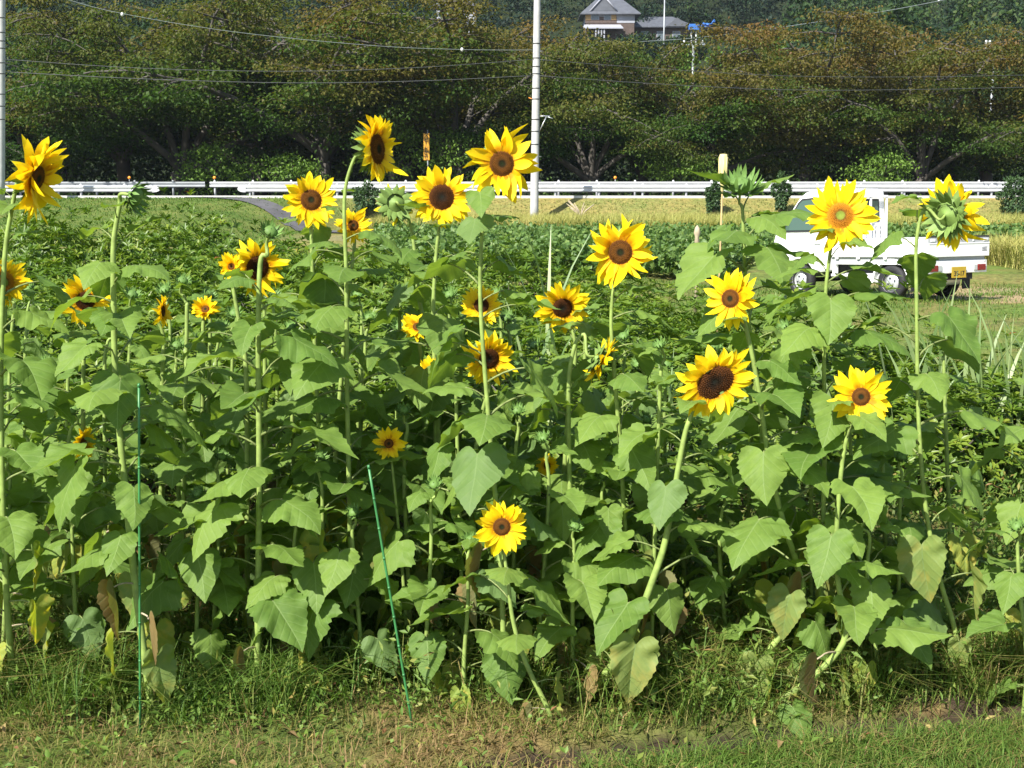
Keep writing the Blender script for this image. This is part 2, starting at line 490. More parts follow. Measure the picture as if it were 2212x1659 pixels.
# road on the embankment
rb = MB()
rb.add([(-120, ROAD_Y0, ROAD_Z), (120, ROAD_Y0, ROAD_Z), (120, ROAD_Y1, ROAD_Z + .02), (-120, ROAD_Y1, ROAD_Z + .02)], [(0, 1, 2, 3)])
tag(rb.build('road', M_ASPH), kind='structure')
kb = MB(); kb.box(-120, 57.25, ROAD_Z - .12, 120, 57.45, ROAD_Z + .10)
tag(kb.build('kerb', M_KERB), kind='structure')
# lane coming down from the road
lane = [(400, 58.2), (470, 57.0), (540, 54.6), (620, 51.5), (720, 48.8), (830, 46.8), (960, 45.2)]
vs, fs = [], []
cl = [((px - 1106) / FOC * (Yy * CT), Yy) for px, Yy in lane]
dense = []
for i in range(len(cl) - 1):
    for k in range(8):
        t = k / 8; dense.append((cl[i][0] * (1 - t) + cl[i + 1][0] * t, cl[i][1] * (1 - t) + cl[i + 1][1] * t))
dense.append(cl[-1])
for i, (lx, ly) in enumerate(dense):
    for k in range(5):
        oy = (k - 2) * .34
        vs.append((lx + oy * .35, ly + oy, ground_at(lx + oy * .35, ly + oy) + .05))
for i in range(len(dense) - 1):
    for k in range(4):
        fs.append((i * 5 + k, (i + 1) * 5 + k, (i + 1) * 5 + k + 1, i * 5 + k + 1))
lb = MB(); lb.add(vs, fs, smooth=True)
tag(lb.build('lane', M_ASPH, fixn=True), kind='structure')


# ------------------------------------------------------------------ vectorised leaves and blades
def unit(a):
    return a / np.maximum(np.linalg.norm(a, axis=1, keepdims=True), 1e-9)


def leaf_arrays(Cn, D, Nn, L, W, fold=.15, droop=.2):
    n = len(Cn)
    D = unit(D); S = unit(np.cross(D, Nn)); Nn = unit(np.cross(S, D))
    L = np.broadcast_to(L, (n,))[:, None]; W = np.broadcast_to(W, (n,))[:, None]
    a = Cn
    b_ = Cn + D * L * .45 + S * W * .5 + Nn * W * fold
    c = Cn + D * L - Nn * L * droop
    d = Cn + D * L * .45 - S * W * .5 + Nn * W * fold
    V = np.stack([a, b_, c, d], 1).reshape(-1, 3)
    k = np.arange(n)[:, None] * 4
    F = np.concatenate([k + np.array([[0, 1, 2]]), k + np.array([[0, 2, 3]])], 0)
    return V, F


def blade_arrays(B, H, lean, az, W):
    """grass blades: 5 verts each"""
    n = len(B)
    d = np.stack([np.cos(az), np.sin(az), np.zeros(n)], 1)
    s = np.stack([-np.sin(az), np.cos(az), np.zeros(n)], 1)
    up = np.array([[0, 0, 1.]])
    H = H[:, None]; lean = lean[:, None]; W = W[:, None]
    m = B + up * H * .58 + d * H * lean * .3
    t = B + up * H * (1 - .25 * lean) + d * H * lean
    V = np.stack([B - s * W * .5, B + s * W * .5, m - s * W * .38, m + s * W * .38, t], 1).reshape(-1, 3)
    k = np.arange(n)[:, None] * 5
    F = np.concatenate([k + np.array([[0, 1, 3]]), k + np.array([[0, 3, 2]]), k + np.array([[2, 3, 4]])], 0)
    return V, F


def randdir(n, zb=0.):
    v = RNG.normal(size=(n, 3)); v[:, 2] += zb
    return unit(v)


# ------------------------------------------------------------------ sunflower parts
OUT = [(-.03, .02), (-.13, .10), (-.19, .23), (-.13, .37), (.03, .455), (.2, .455), (.38, .40), (.56, .30), (.74, .185), (.88, .085), (.96, .03), (1, 0)]


def catmull(pts, m):
    res = []
    n = len(pts)
    for i in range(n - 1):
        p0 = pts[max(i - 1, 0)]; p1 = pts[i]; p2 = pts[i + 1]; p3 = pts[min(i + 2, n - 1)]
        for k in range(m):
            t = k / m
            res.append(tuple(.5 * ((2 * b) + (-a + c) * t + (2 * a - 5 * b + 4 * c - d) * t * t + (-a + 3 * b - 3 * c + d) * t ** 3)
                             for a, b, c, d in zip(p0, p1, p2, p3)))
    res.append(pts[-1])
    return res


def leaf_mesh(name, rng, droop0, droop1, pl, fold, wide, curl):
    """stalk from the origin along +x, then a heart shaped toothed blade of length 1 (scaled later)"""
    half = catmull(OUT, 3)
    side = []
    for i, (u, v) in enumerate(half):
        s = 1 + (.05 if i % 2 else -.04) * rng.uniform(.5, 1.4) * (1 if 3 < i < len(half) - 2 else 0)
        side.append((u * (1 if u < 0 else 1), v * wide * s))
    ol = side[:-1] + [side[-1]] + [(u, -v) for u, v in reversed(side[:-1])]
    ph = [rng.uniform(0, 6.3) for _ in range(4)]
    asym = rng.uniform(-.25, .25)
    # stalk
    pts = []
    for k in range(6):
        t = k / 5
        x = pl * t; z = pl * (.75 * t - .38 * t * t)
        pts.append((x, rng.uniform(-.01, .01), z))
    end = Vector(pts[-1])
    mb = MB()
    mb.tube(pts, [.026, .02, .018, .016, .015, .014], n=5, mi=1)
    uvs = [(0, .5)] * len(mb.v)

    def place(u, v):
        # bend downward along the midrib
        a0, a1 = droop0, droop1
        uu = u
        ns = 8; x = z = 0.
        for k in range(ns):
            um = uu * (k + .5) / ns
            ang = -(a0 + a1 * max(um, -.1))
            x += math.cos(ang) * uu / ns; z += math.sin(ang) * uu / ns
        ang = -(a0 + a1 * max(uu, -.1))
        nx, nz = -math.sin(ang), math.cos(ang)
        h = fold * abs(v) * (1 + asym * (1 if v > 0 else -1)) - curl * v * v * 1.6
        h += .035 * math.sin(19 * u + 11 * v + ph[1]) * min(1, abs(v) * 3) + .06 * math.sin(8 * u + ph[0]) * (abs(v) * 2.2) + .026 * math.sin(15 * v + 7 * u + ph[1]) * min(1, abs(v) * 3) + .05 * math.sin(5 * u + ph[2]) * u + .06 * v * math.sin(ph[3])
        return (end.x + x + nx * h, v * (1 - .25 * fold * fold) + .05 * math.sin(3 * u + ph[3]) * u, end.z + z + nz * h)
    rings = [.2, .42, .64, .84, 1.]
    vs = [place(0, 0)]; uvl = [(0, 0)]
    n = len(ol)
    for s in rings:
        for (u, v) in ol:
            ss = s
            vs.append(place(u * ss, v * ss)); uvl.append((u * ss, v * ss))
    fs = [(0, 1 + i + 1, 1 + i)[::-1] for i in range(n - 1)]
    for r_ in range(len(rings) - 1):
        b0 = 1 + r_ * n; b1 = b0 + n
        for i in range(n - 1):
            fs.append((b0 + i, b0 + i + 1, b1 + i + 1, b1 + i)[::-1])
    # outline runs +v first then -v: flip so normals face up
    mb.add(vs, fs, 0, True)
    uvs += uvl
    me = mb.mesh(name)
    uvm = me.uv_layers.new(name='uv')
    li = np.zeros(len(me.loops), np.int32); me.loops.foreach_get('vertex_index', li)
    uvm.data.foreach_set('uv', np.array(uvs, np.float32)[li].ravel())
    # make sure blade normals are upward
    if me.polygons[-1].normal.z < 0:
        me.flip_normals()
    return me


LR = random.Random(5)
LEAVES, LEAVES_Y, LEAVES_B = [], [], []
for i in range(22):
    dr0 = LR.uniform(-.05, .5) if i < 12 else LR.uniform(.5, .95)
    dr1 = LR.uniform(.1, .8) if i < 12 else LR.uniform(.1, .7)
    me = leaf_mesh('leaf', LR, dr0, dr1, LR.uniform(.5, .85), LR.uniform(-.25, .45), LR.uniform(.82, 1.08), LR.uniform(-.1, .5))
    me.materials.append(M_LEAF); me.materials.append(M_PETI); LEAVES.append(me)
for i in range(6):
    me = leaf_mesh('leaf', LR, LR.uniform(.9, 1.3), LR.uniform(.3, .6), LR.uniform(.5, .8), LR.uniform(.2, .6), LR.uniform(.7, .95), LR.uniform(0, .4))
    me.materials.append(M_LEAFY); me.materials.append(M_PETI); LEAVES_Y.append(me)
for i in range(3):
    me = leaf_mesh('leaf', LR, LR.uniform(1.25, 1.5), LR.uniform(.0, .3), LR.uniform(.4, .6), LR.uniform(1.2, 2.), LR.uniform(.4, .55), LR.uniform(0, .2))
    me.materials.append(M_LEAFB); me.materials.append(M_DEAD); LEAVES_B.append(me)


def put_leaf(root, loc, az, L, rng, kind='g', tilt=0., var=None, label=None):
    pool = LEAVES if kind == 'g' else (LEAVES_Y if kind == 'y' else LEAVES_B)
    me = pool[var % len(pool)] if var is not None else rng.choice(pool)
    o = bpy.data.objects.new('leaf', me); COL.objects.link(o)
    o.parent = root
    o.location = Vector(loc) - root.location
    o.rotation_euler = (rng.uniform(-.22, .22), tilt, az)
    o.scale = (L, L, L)
    if label: o['label'] = label
    return o


def petals_mesh(rng, rd, Rr, n1, n2, ell=1.0, wild=1.0, gaps=0.0, fwd=.15):
    V, F, T = [], [], []

    def one(az, r0, L, W, tilt, curl, twist, bend):
        base = len(V)
        ca, sa = math.cos(az), math.sin(az)
        K = 7; tj = rng.gauss(0, .10)
        for k in range(K):
            u = k / (K - 1)
            w = W * .5 * (math.sin(math.pi * min(1, .16 + .84 * u ** 1.05)) ** .62) if k < K - 1 else 0.0005
            r = r0 + L * u * math.cos(tilt)
            z = L * (u * math.sin(tilt) + curl * u * u)
            off = bend * u * u * L
            tw = twist * u
            for s, h in ((-1, .22), (0, 0), (1, .22)):
                lx = r; ly = s * w * math.cos(tw) + off; lz = z + abs(s) * w * h + s * w * math.sin(tw)
                V.append((lx * ca * ell - ly * sa, lx * sa + ly * ca, lz)); T.append(max(0, min(1, u + tj - (.10 if s == 0 else 0))))
        for k in range(K - 1):
            for s in range(2):
                a = base + k * 3 + s
                F.append((a, a + 3, a + 4, a + 1))
    for ring, n in ((0, n1), (1, n2)):
        off = rng.uniform(0, 6.28)
        for i in range(n):
            if rng.random() < gaps: continue
            az = off + 2 * math.pi * (i + rng.uniform(-.33, .33)) / n
            L = (Rr - rd) * rng.uniform(.78, 1.12) * (1.0 if ring == 0 else .9)
            one(az, rd * .86, L, L * rng.uniform(.32, .45), (fwd * .5 if ring == 0 else fwd + .12) + rng.gauss(0, .13 * wild),
                rng.gauss(-.08, .22 * wild), rng.gauss(0, .45 * wild), rng.gauss(0, .18 * wild))
    return np.array(V), np.array(F), np.array(T)


def disc_mesh(rng, rd, ell=1.0, groove=0.0, dome=.22):
    V, F, T = [], [], []
    rings, n = 7, 24
    def zf(x, y):
        q = (x * x + y * y) / (rd * rd)
        z = rd * dome * (1 - q) - rd * .10 * math.exp(-q * 14)
        if groove: z -= groove * rd * math.exp(-(x / (rd * .17)) ** 2)
        return z
    V.append((0, 0, zf(0, 0))); T.append(0)
    for k in range(1, rings + 1):
        r = rd * k / rings
        for i in range(n):
            a = 6.2832 * i / n
            x, y = r * math.cos(a), r * math.sin(a)
            V.append((x * ell, y, zf(x, y))); T.append(k / rings * .92)
    F4 = []
    for i in range(n):
        F4.append((0, 1 + i, 1 + (i + 1) % n, 1 + (i + 1) % n))
    for k in range(rings - 1):
        b0 = 1 + k * n; b1 = b0 + n
        for i in range(n):
            F4.append((b0 + i, b1 + i, b1 + (i + 1) % n, b0 + (i + 1) % n))
    # florets
    NF = 260
    tris = []
    for f in F4:
        tris.append((f[0], f[1], f[2]))
        if f[3] != f[2]: tris.append((f[0], f[2], f[3]))
    for i in range(NF):
        q = math.sqrt((i + .5) / NF)
        a = i * 2.39996
        x, y = rd * q * math.cos(a), rd * q * math.sin(a)
        h = rd * (.05 + .07 * math.exp(-((q - .62) / .2) ** 2)) * rng.uniform(.7, 1.3)
        w = rd * .055
        z0 = zf(x, y)
        bidx = len(V)
        for k in range(4):
            b = a + k * 1.5708
            V.append(((x + w * math.cos(b)) * ell, y + w * math.sin(b), z0 - .0004)); T.append(q * .9)
        tip = min(1., q * .9 + (.25 if .35 < q < .72 and rng.random() < .5 else 0.0) + (.1 if rng.random() < .15 else 0))
        if q < .3: tip = q * .9
        elif .38 < q < .7 and rng.random() < .45: tip = 1.0
        V.append((x * ell, y, z0 + h)); T.append(tip)
        for k in range(4):
            tris.append((bidx + k, bidx + (k + 1) % 4, bidx + 4))
    return np.array(V), np.array(tris), np.array(T)


def bracts_mb(rng, rd, n, r_in, L, up, W, rings=2, backdepth=.34, mb=None, close=0.0):
    mb = mb or MB()
    # cup behind the disc
    mb.lathe([(.004, -rd * backdepth - .012), (rd * .25, -rd * backdepth - .006), (rd * .62, -rd * backdepth * .72), (rd * .95, -rd * .12), (rd * 1.0, 0.0)], n=20)
    for ring in range(rings):
        off = rng.uniform(0, 6.3)
        for i in range(n):
            az = off + 6.2832 * (i + rng.uniform(-.3, .3)) / n
            ca, sa = math.cos(az), math.sin(az)
            l = L * rng.uniform(.75, 1.2); el = up + rng.gauss(0, .18) - ring * .22
            pts = []
            K = 5
            r, z = r_in * rd, -rd * .12 - ring * rd * .12
            for k in range(K):
                u = k / (K - 1)
                w = W * .5 * (1 - u ** 1.7) * (1 if k else .8)
                for s in (-1, 0, 1):
                    pts.append((r * ca - s * w * sa, r * sa + s * w * ca, z + abs(s) * w * .25))
                ee = el + close * u
                r += math.cos(ee) * l / (K - 1); z += math.sin(ee) * l / (K - 1)
            fs = []
            for k in range(K - 1):
                for s in range(2):
                    a = k * 3 + s
                    fs.append((a, a + 3, a + 4, a + 1))
            mb.add(pts, fs, 0, True)
    return mb


def head_matrix(center, yaw, pitch, roll=0.):
    n = Vector((math.sin(R(yaw)) * math.cos(R(pitch)), -math.cos(R(yaw)) * math.cos(R(pitch)), math.sin(R(pitch))))
    q = n.to_track_quat('Z', 'Y') @ Quaternion((0, 0, 1), R(roll))
    return n, q


def add_head(root, c, diam, yaw, pitch, kind='brown', seed=0, disc=.42, petals=(22, 18), ell=1., groove=0., roll=0., wild=1., gaps=.03, fwd=.15):
    rng = random.Random(seed * 31 + 5)
    yaw += math.degrees(math.atan2(-c[0], c[1]))      # turned from the direction of the viewer's path
    n, q = head_matrix(c, yaw, pitch, roll)
    Rr = diam / 2 * 1.04; disc *= .85; wild *= 1.1
    if petals[0] > 10: petals = (max(20, petals[0] + 5), max(16, petals[1] + 5))
    rd = Rr * disc
    if kind == 'bud':
        mb = bracts_mb(rng, Rr * .58, 13, .9, Rr * .85, .85, Rr * .30, rings=3, close=.75)
        mb.lathe([(Rr * .6, 0), (Rr * .5, Rr * .22), (Rr * .25, Rr * .34), (.002, Rr * .37)], n=16)
        h = mb.build('flower_bud', M_BUD, root)
        h.location = Vector(c) - root.location; h.rotation_mode = 'QUATERNION'; h.rotation_quaternion = q
        return n
    mb = bracts_mb(rng, rd, 13, .75, Rr * .40 if kind != 'closed' else Rr * .46, -.15 if kind != 'closed' else .55, Rr * (.2 if kind != 'closed' else .3), rings=4)
    h = mb.build('flower_head', M_CALYX, root)
    h.location = Vector(c) - root.location; h.rotation_mode = 'QUATERNION'; h.rotation_quaternion = q
    if ell != 1.: h.scale = (ell, 1, 1)
    V, F, T = petals_mesh(rng, rd, Rr, petals[0], petals[1], 1., wild, gaps, fwd)
    mesh_np('petals', V, F, T, M_PETAL, h, smooth=True)
    V, F, T = disc_mesh(rng, rd, 1., groove)
    mesh_np('seed_disc', V, F, T, DISC[kind if kind in DISC else 'brown'], h, smooth=False)
    return n


def spline(pts, m=5):
    return [Vector(p) for p in catmull([tuple(p) for p in pts], m)]


def sunflower(label, Y, pts, head, seed, nleaf=None, r0=.0098, Lmax=.20, group=None, lo=.09, hi=.93, yel=.72, cat='sunflower', heads=(), big=()):
    """pts: picture directions of the stem from top to base, all at ground distance Y (or own Y as third number)"""
    rng = random.Random(seed * 101 + 3)
    W = []
    for p in pts:
        W.append(P(p[0], p[1], p[2] if len(p) > 2 else Y))
    base = W[-1].copy()
    gz = ground_at(base.x, base.y)
    if base.z > gz + .02:
        base = Vector((base.x, base.y, gz)); W.append(base)
    else:
        base.z = gz; W[-1] = base
    root = empty('sunflower', base)
    tag(root, label, cat, group)
    # head
    neck = None
    allh = ([head] if head else []) + list(heads)
    for i, hd in enumerate(allh):
        hx, hy, dpx, yaw, pitch, kind = hd[:6]
        kw = hd[6] if len(hd) > 6 else {}
        hY = kw.pop('Y', Y - .03) if isinstance(kw, dict) else Y
        c = P(hx, hy, hY)
        diam = dpx / FOC * (c - Vector((0, 0, CAM_Z))).length
        n = add_head(root, c, diam, yaw, pitch, kind, seed + i * 57, **kw)
        depth = diam * .5 * (.40 if kind != 'bud' else .62) * .36 + .01
        if i == 0:
            W[0] = W[0] if (W[0] - c).length > .05 else W[0] + Vector((0, 0, -.05))
            nk = c - n * (depth + .035) + Vector((0, 0, -.01))
            if kind == 'bud' and W[0].z > nk.z - .03: W[0] = Vector((W[0].x, W[0].y, nk.z - .035))
            path = spline([c - n * depth, c - n * (depth + .035) + Vector((0, 0, -.01))] + W[0:], 5)
        else:
            mb = MB(); j = W[min(2, len(W) - 1)]
            mb.tube(spline([c - n * depth, c - n * (depth + .03) + Vector((0, 0, -.02)), (c + j) / 2 + Vector((0, 0, -.03)), j], 4), [.006] * 13, n=6)
            me = mb.mesh('side_stem'); me.transform(Matrix.Translation(-base)); link('side_stem', me, root, M_STEM)
    if not allh: path = spline(W, 5)
    path.reverse()                       # base -> top
    nP = len(path)
    rad = [r0 * (1.12 - .68 * (i / (nP - 1))) for i in range(nP)]
    mb = MB(); mb.tube(path, rad, n=9)
    me = mb.mesh('stem'); me.transform(Matrix.Translation(-base))
    link('stem', me, root, M_STEM)
    # leaves
    L = [0.]
    for i in range(1, nP): L.append(L[-1] + (path[i] - path[i - 1]).length)
    H = L[-1]

    def at(t):
        s = t * H
        for i in range(1, nP):
            if L[i] >= s:
                k = (s - L[i - 1]) / max(1e-6, L[i] - L[i - 1]); return path[i - 1].lerp(path[i], k), rad[i]
        return path[-1], rad[-1]
    n = nleaf if nleaf is not None else int(H * 16)
    az = rng.uniform(0, 6.28)
    for i in range(n):
        t = lo + (hi - lo) * (i + rng.uniform(-.25, .25)) / max(1, n - 1)
        t = min(max(t, .05), .97)
        az += 2.4 + rng.uniform(-.5, .5)
        p, rr = at(t)
        size = Lmax * (.72 + .38 * math.sin(math.pi * min(1, t * 1.05))) * rng.uniform(.72, 1.12)
        if t > .78: size *= 1 - (t - .78) * 2.0
        kind = 'g'; tilt = rng.uniform(-.25, .2)
        if t < .3:
            q = rng.random()
            if q < yel * .22: kind = 'b'
            elif q < yel: kind = 'y'
            tilt = rng.uniform(0, .35)
        if t > .85: tilt -= .35
        tries = 0
        while covers(p, az, size, None) and tries < 9:
            az += 2.1; tries += 1
            if tries == 6: size *= .7
        if tries >= 9: continue
        put_leaf(root, p, az, size, rng, kind, tilt, label=('yellowing leaf' if kind == 'y' else 'withered brown leaf' if kind == 'b' else None))
    for (t, azd, LL, var, tl) in big:
        p, rr = at(t)
        put_leaf(root, p, R(azd), LL, rng, 'g', tl, var)
    return root


SPECS = []
def S(*a, **k): SPECS.append((a, k))
HEADS = []


def pix(p):
    dz = p[2] - CAM_Z
    t = p[1] * CT - dz * ST
    return 1106 + FOC * p[0] / t, 829.5 - FOC * (p[1] * ST + dz * CT) / t


def covers(p, az, L, own):
    c = (p[0] + math.cos(az) * L * 1.0, p[1] + math.sin(az) * L * 1.0, p[2] - .02)
    x, y = pix(c); rl = L * .42 * FOC / c[1]
    for k, (hx, hy, hr, hY) in enumerate(HEADS):
        if c[1] < hY + .12 and math.hypot(x - hx, (y - hy)) < hr * .85 + rl * .8: return True
    return False

# tall plants with open heads, front rows
S('tall sunflower at the left edge, head turned right with ragged upright petals', 4.3, [(28, 440), (10, 560), (2, 800), (5, 1050), (15, 1300), (30, 1500)], (80, 385, 172, 60, -16, 'brown', dict(wild=1.6, disc=.36)), 1, r0=.012)
S('tall sunflower with a broad head in profile facing right, highest of all, petals pointing right', 4.55, [(762, 350), (744, 430), (748, 600), (750, 850), (755, 1100), (762, 1420)], (814, 322, 154, 62, 2, 'brown', dict(disc=.5, wild=1.2)), 2, hi=.9)
S('tall sunflower with twisted curling petals beside the concrete pole', 4.35, [(1050, 425), (1038, 560), (1040, 700), (1060, 960), (1076, 1150), (1085, 1300), (1090, 1560)], (1084, 354, 165, 8, 6, 'brown', dict(disc=.4, wild=2.0, petals=(16, 11))), 3)
S('sunflower with round full head and brown eye, just right of the asphalt lane', 4.8, [(672, 500), (676, 620), (682, 800), (695, 1050), (703, 1430)], (672, 432, 122, 6, 8, 'brown', dict(disc=.45)), 4)
S('small headed sunflower with double petals just below the head facing right', 5.0, [(766, 525), (752, 640), (738, 800), (722, 1050), (715, 1430)], (763, 487, 82, 14, 12, 'brown', dict(disc=.36, wild=1.5, petals=(16, 14))), 5, nleaf=10, r0=.010)
S('sunflower with nearly black eye crossed by a small green leaf', 5.0, [(948, 490), (940, 580), (936, 720), (950, 1000), (955, 1430)], (954, 426, 138, 4, 6, 'dark', dict(disc=.48)), 6)
S('sunflower with pale green head turned away, only its bracts showing', 5.2, [(884, 478), (898, 560), (908, 660), (965, 900), (985, 1400)], (852, 440, 98, 196, -10, 'closed', dict(disc=.6, petals=(7, 3), gaps=.3)), 7)
S('sunflower with shaggy upswept petals in the middle of the soybean field view', 4.6, [(1326, 615), (1320, 700), (1328, 820), (1342, 1000), (1353, 1220), (1358, 1420)], (1340, 545, 155, 2, 2, 'brown', dict(disc=.42, wild=1.8, petals=(17, 13))), 8)
S('sunflower nodding slightly, eye cut by a leaf from the right', 4.9, [(1238, 720), (1242, 780), (1226, 900), (1218, 1080), (1215, 1430)], (1215, 665, 122, 8, -14, 'dark', dict(disc=.44)), 9)
S('sunflower left of the truck nose, oval head facing half left', 4.45, [(1606, 685), (1635, 820), (1662, 1000), (1694, 1133), (1720, 1215), (1730, 1300), (1640, 1430), (1555, 1550)], (1578, 645, 130, -22, 4, 'brown', dict(disc=.38, petals=(15, 8))), 10, r0=.0125)
S('leaning sunflower with a two-lobed brown seed disc', 4.3, [(1490, 905), (1470, 985), (1445, 1130), (1420, 1225), (1350, 1395), (1250, 1572)], (1545, 826, 152, 14, -6, 'dark', dict(disc=.52, ell=1.3, groove=.3, roll=35, wild=1.2)), 11, r0=.0135, nleaf=14)
S('lower right sunflower with clear separate petals on a bent stem', 4.3, [(1834, 925), (1818, 1010), (1806, 1180), (1814, 1280), (1830, 1325), (1812, 1405), (1700, 1503), (1600, 1555)], (1860, 857, 132, 6, 6, 'brown', dict(disc=.36, wild=.8, petals=(15, 11), gaps=0)), 12, r0=.012)
S('sunflower in front of the truck cab, orange eye with a green centre', 4.5, [(1795, 535), (1783, 640), (1780, 800), (1782, 950), (1776, 1200), (1768, 1455)], (1815, 466, 158, 8, 12, 'orange', dict(disc=.42, wild=1.0, petals=(18, 14))), 13, big=[(.86, 185, .15, 4, -.1), (.85, 350, .16, 2, -.1), (.8, 200, .2, 6, -.1), (.79, 10, .21, 9, -.15), (.74, 230, .2, 1, 0), (.73, 330, .2, 3, 0)])
S('sunflower in front of the truck bed seen from behind, green calyx in view', 4.5, [(1998, 450), (1980, 520), (1980, 650), (1984, 900), (2000, 1100), (2030, 1250), (2060, 1350), (2075, 1440)], (2052, 462, 150, 146, 8, 'brown', dict(disc=.50, petals=(18, 14), wild=1.4)), 14, nleaf=22)
S('tall budding sunflower with large top leaves beside the pale bottle topped stick', 4.9, [(1604, 455), (1608, 560), (1618, 700), (1650, 1000), (1655, 1440)], (1601, 402, 84, 10, 60, 'bud', {}), 15, hi=.96,
  big=[(.955, 190, .17, 2, -.6), (.955, 15, .18, 4, -.7), (.93, 300, .16, 1, .1), (.89, 245, .22, 10, 0), (.89, 335, .21, 3, -.4), (.84, 285, .25, 13, -.1), (.83, 215, .24, 14, 0), (.83, 350, .2, 5, -.2)])
S('tall budding sunflower at left, drooping green bud turned right', 4.2, [(258, 428), (246, 520), (245, 620), (250, 820), (270, 1050), (297, 1300), (331, 1549)], (292, 425, 66, 60, -18, 'bud', {}), 16, r0=.0125,
  big=[(.62, 270, .18, 9, 0), (.82, 330, .16, 3, -.2), (.75, 300, .15, 5, 0), (.5, 220, .2, 2, 0), (.33, 235, .18, 10, .1)])
S('sunflower cut by the left frame edge with orange centre', 4.5, [(12, 670), (-5, 800), (-20, 1100), (-25, 1450)], (8, 610, 108, 28, 0, 'orange', dict(disc=.5, wild=1.2)), 17, nleaf=9)
S('sunflower at left half hidden behind a drooping leaf, dark eye', 4.9, [(183, 715), (180, 820), (180, 1000), (186, 1430)], (184, 650, 112, 6, 4, 'dark', dict(disc=.42)), 18,
  big=[(.86, 275, .17, 9, -.2)])
S('sunflower behind the tall bud stem, dark brown eye and orange petals', 5.0, [(570, 660), (572, 800), (574, 1000), (572, 1430)], (556, 578, 132, 22, -4, 'dark', dict(disc=.46, wild=1.4, gaps=.15)), 19)
S('half open small yellow sunflower to the left of the dark eyed orange one', 4.75, [(503, 612), (520, 720), (533, 850), (535, 1450)], (500, 576, 62, -20, 15, 'brown', dict(disc=.3, fwd=.8, wild=1.)), 20, nleaf=9)
S('tall bud only sunflower with straight pale stem right of the green stake', 4.34, [(576, 520), (562, 570), (558, 760), (560, 1000), (558, 1250), (555, 1512)], (584, 500, 46, 20, 40, 'bud', {}), 21, r0=.0115,
  big=[(.87, 240, .13, 1, -.2), (.84, 320, .13, 9, 0), (.5, 268, .17, 9, .1), (.62, 275, .19, 8, -.1), (.42, 320, .2, 3, 0), (.38, 200, .22, 2, 0)])
S('low sunflower in front facing the camera, lowest open flower', 4.15, [(1088, 1190), (1098, 1260), (1108, 1340), (1135, 1430), (1185, 1535)], (1084, 1138, 126, 2, 6, 'brown', dict(disc=.38, wild=.8)), 22, r0=.009, nleaf=9, Lmax=.15)
S('small slender sunflower beside the tip of the leaning green stake', 4.6, [(846, 992), (855, 1080), (866, 1200), (876, 1320), (880, 1450)], (840, 958, 76, -8, 10, 'brown', dict(disc=.34, petals=(15, 12))), 23, r0=.007, nleaf=6, Lmax=.13)
S('small side facing sunflower low at left between leaves', 4.9, [(186, 985), (190, 1080), (192, 1430)], (180, 958, 72, 55, 0, 'brown', dict(disc=.4)), 24, nleaf=7, r0=.008)
S('small sunflower with only one side of yellow petals showing left of centre', 5.1, [(352, 720), (350, 850), (348, 1430)], (352, 672, 72, 72, 0, 'brown', dict(disc=.4)), 25, nleaf=9)
S('little cup shaped sunflower facing up among leaves left of centre', 5.2, [(440, 690), (438, 800), (436, 1430)], (444, 668, 62, -15, 35, 'brown', dict(disc=.35, fwd=.7)), 26, nleaf=8)
S('sunflower with bright petals fanning up over a leaf, left of the tall curly petalled stem', 5.1, [(905, 740), (915, 860), (925, 1430)], (902, 706, 74, 0, 40, 'brown', dict(disc=.36, fwd=.35)), 27, nleaf=9)
S('sunflower directly behind the tall curly petalled stem, seen above a leaf', 5.3, [(1040, 705), (1046, 850), (1050, 1430)], (1040, 660, 96, 5, 20, 'dark', dict(disc=.42)), 28, nleaf=9)
S('sunflower with reddish eye low behind the tall curly petalled stem', 4.9, [(1056, 835), (1040, 900), (1020, 1050), (1012, 1430)], (1056, 775, 124, 18, -12, 'dark', dict(disc=.45, wild=1.3)), 29, nleaf=9)
S('sunflower almost covered by a broad leaf, petals left of the reddish eyed one', 5.0, [(938, 850), (940, 920), (945, 1430)], (932, 810, 84, -30, 0, 'brown', dict(disc=.4)), 30, nleaf=8)
S('hanging sunflower with petals pointing down, its face turned away to the right', 4.6, [(1262, 722), (1238, 760), (1228, 900), (1240, 1430)], (1296, 778, 116, 96, -34, 'closed', dict(disc=.42, wild=.8)), 31, nleaf=9)
S('tiny yellow sunflower peeping from under a leaf at centre right', 4.9, [(1186, 1035), (1190, 1100), (1192, 1430)], (1182, 1006, 54, -20, 5, 'brown', dict(disc=.36)), 32, nleaf=5, r0=.007)
